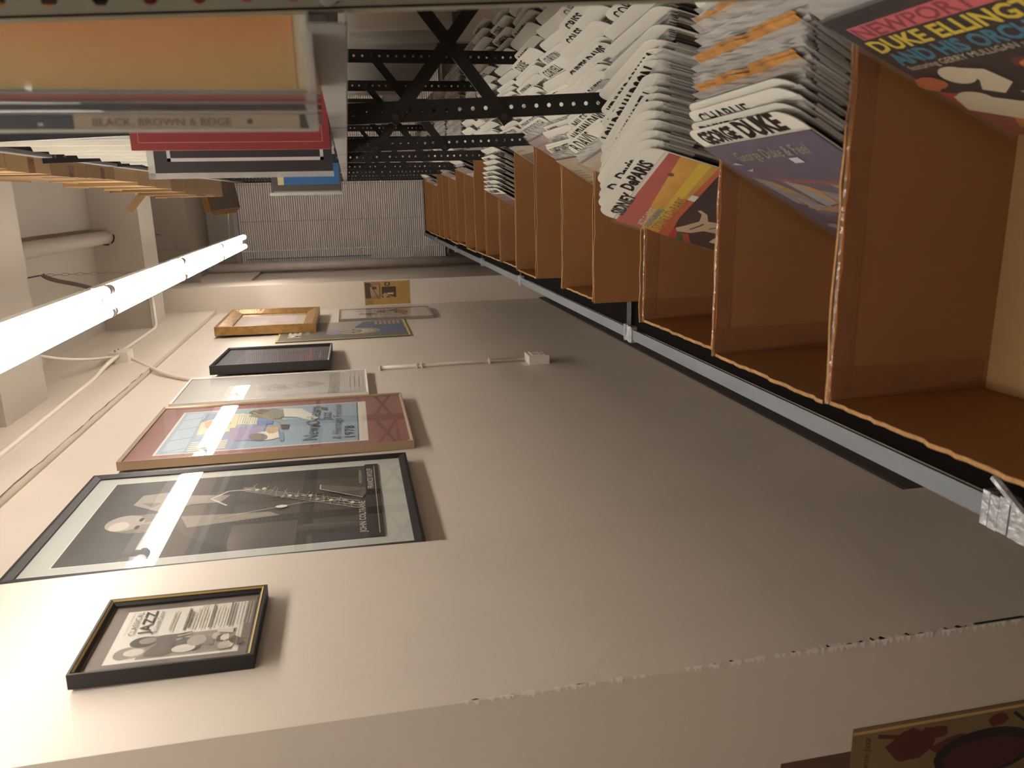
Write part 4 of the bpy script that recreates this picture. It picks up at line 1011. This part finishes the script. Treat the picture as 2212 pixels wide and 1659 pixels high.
# upright white dividers on the middle shelf
random.seed(12)
wp = None; i = 0; y = 1.66
WS = [mat('white_sleeve_edge', 'd9d4c8', .4, var=.1, vscale=20), mat('cream_sleeve_edge', 'c5bca8', .5, var=.1, vscale=20)]
while y < 3.28:
    if any(p - .012 < y < p + .016 for p in PY): y += .02; continue
    tall = i % 4 == 0
    if wp is None:
        wp = [MB().add([(0, 0, 0), (.3, 0, 0), (.3, 0, .325), (.04, 0, .325), (.02, 0, .318), (.010, 0, .300), (0, 0, .296), (0, .0025, 0), (.3, .0025, 0), (.3, .0025, .325), (.04, .0025, .325), (.02, .0025, .318), (.010, .0025, .300), (0, .0025, .296)],
              [(0, 1, 2, 3, 4, 5, 6), (13, 12, 11, 10, 9, 8, 7)] + [(j, j + 7, (j + 1) % 7 + 7, (j + 1) % 7) for j in range(7)], WS[0]).build('divider_card'),
              MB().box(0, .311, 0, .020, 0, .313, WS[1]).build('record')]
        used = [False, False]
    q = 0 if tall else 1
    o = wp[q] if not used[q] else wp[q].copy()
    if used[q]: COL.objects.link(o)
    used[q] = True
    o.location = (.125 + random.uniform(-.005, .004) - (.010 if tall else 0), y, .3775 + H)
    if tall: tag(o, 'white divider card standing on the middle shelf', 'divider card', 'white divider cards on the middle shelf')
    else: tag(o, 'white sleeved record standing on the middle shelf', 'record', 'white sleeved records on the middle shelf')
    y += .010 if tall else .030; i += 1

# cardboard boxes on the top shelf
random.seed(17)
yy = .68; k = -3
xs = [.10, .092, .086, .082, .084, .080, .066, .058, .045, .03, .02, .03, .02]
TB = ['nearest beyond the first bay of the top shelf', 'second along the top shelf', 'third along the top shelf', 'fourth along the top shelf', 'fifth along the top shelf', 'sixth along the top shelf', 'seventh along the top shelf', 'eighth along the top shelf', 'ninth along the top shelf', 'tenth along the top shelf', 'eleventh along the top shelf', 'twelfth along the top shelf', 'farthest on the top shelf']
while k < 13:
    if k == 0: yy = 1.69
    w = random.choice([.335, .335, .35, .33]) if k >= 0 else .32; x0 = xs[max(k, 0)]; h = random.choice([.34, .30, .32, .36]) if k < 5 else random.choice([.26, .30, .24])
    t = thing('cardboard_box', 'plain brown cardboard box overhanging the aisle, ' + (TB[k] if k >= 0 else ['first', 'second', 'third'][k + 3] + ' in the nearest bay of the top shelf'), 'cardboard box', (x0, yy, .8875))
    m = random.choice([mat('kraft_box', '8f6f49', .75, var=.08, vscale=4), mat('kraft_box'), mat('pale_cardboard')])
    MB().box(0, .34, 0, w - .008, 0, h, m).build('box_body', t)
    b = MB().box(-.0006, -.0001, 0, w - .008, h * .82, h * .84, CARDE)
    b.box(-.006 if k % 3 == 1 else -.003, 0, .01, w - .02, h - .006, h, m); b.build('box_flap', t)
    if k in (1, 2, 3, 4): MB().box(.0, .06, w * .46, w * .60, -.0007, -.0001, TAPE).box(-.0008, -.0001, w * .46, w * .60, 0, .09, TAPE).build('packing_tape', t)
    yy += w; k += 1
t = thing('flattened_carton', 'torn brown carton leaning out from the top shelf end', 'cardboard', (.02, 7.15, .90), (R(8), R(-10), R(20)))
MB().box(-.09, .16, 0, .02, .02, .30, flat('75655a')).build('panel', t)
b = MB()
for i in range(7): b.box(-.09 + random.uniform(-.01, .02), -.07, .022 + i * .012, .026 + i * .012, .03 + i * .004, .26 + random.uniform(-.03, .03), CARDE)
b.box(-.10, .1, -.004, .001, .26, .31, CARDE); b.build('torn_edge', t)
t = thing('cardboard_strip', 'loose diagonal cardboard strip poking out over the top boxes', 'cardboard', (.045, 5.0, 1.17), (0, R(-50), R(10)))
MB().box(-.022, .022, 0, .005, -.12, .13, mat('pale_cardboard')).build('strip', t)

# back to back shelving behind the bins, records seen through the frames
bs = thing('back_shelf', 'shelf behind the steel frames holding wrapped records', 'shelf', (0, 0, 0))
MB().box(.465, .80, .3, 7.3, -.345, -.340, BLACKM).build('shelf_board', bs)
for y in (.35, 2.4, 4.5, 7.0): MB().box(.77, .80, y, y + .03, ZD, .02, BLACKM).build('post', bs)
random.seed(44)
y = .75; pr = None; n = 0
BCOL = ['8a7a68', 'a8a092', '6a5d50', 'c0a274', 'd6ba84', '7b736c', 'c4b8a6', '5a4e44', '9a8f98', 'b08a78']
while y < 5.6 and n < 34:
    if pr is None:
        pr = thing('record', 'x', 'record', (0, 0, 0)); MB().box(0, LW - .01, 0, .006, 0, .30, COVER).build('jacket', pr)
        b = MB(); b.add([(-.004, -.002, -.001), (.30, -.002, -.001), (.30, -.003, .31), (-.006, -.003, .31)], [(0, 1, 2, 3)], SLEEVE); b.build('plastic_sleeve', pr); o = pr
    else: o = copy_tree(pr)
    o.location = (.475 + random.uniform(0, .03), y, -.3385 + H); o.rotation_euler = (R(-9), 0, R(random.uniform(-2, 2)))
    for c in o.children: c.color = srgb(random.choice(BCOL))
    tag(o, 'wrapped record leaning on the shelf behind the steel frames', 'record', 'wrapped records on the back shelf'); n += 1
    y += .10
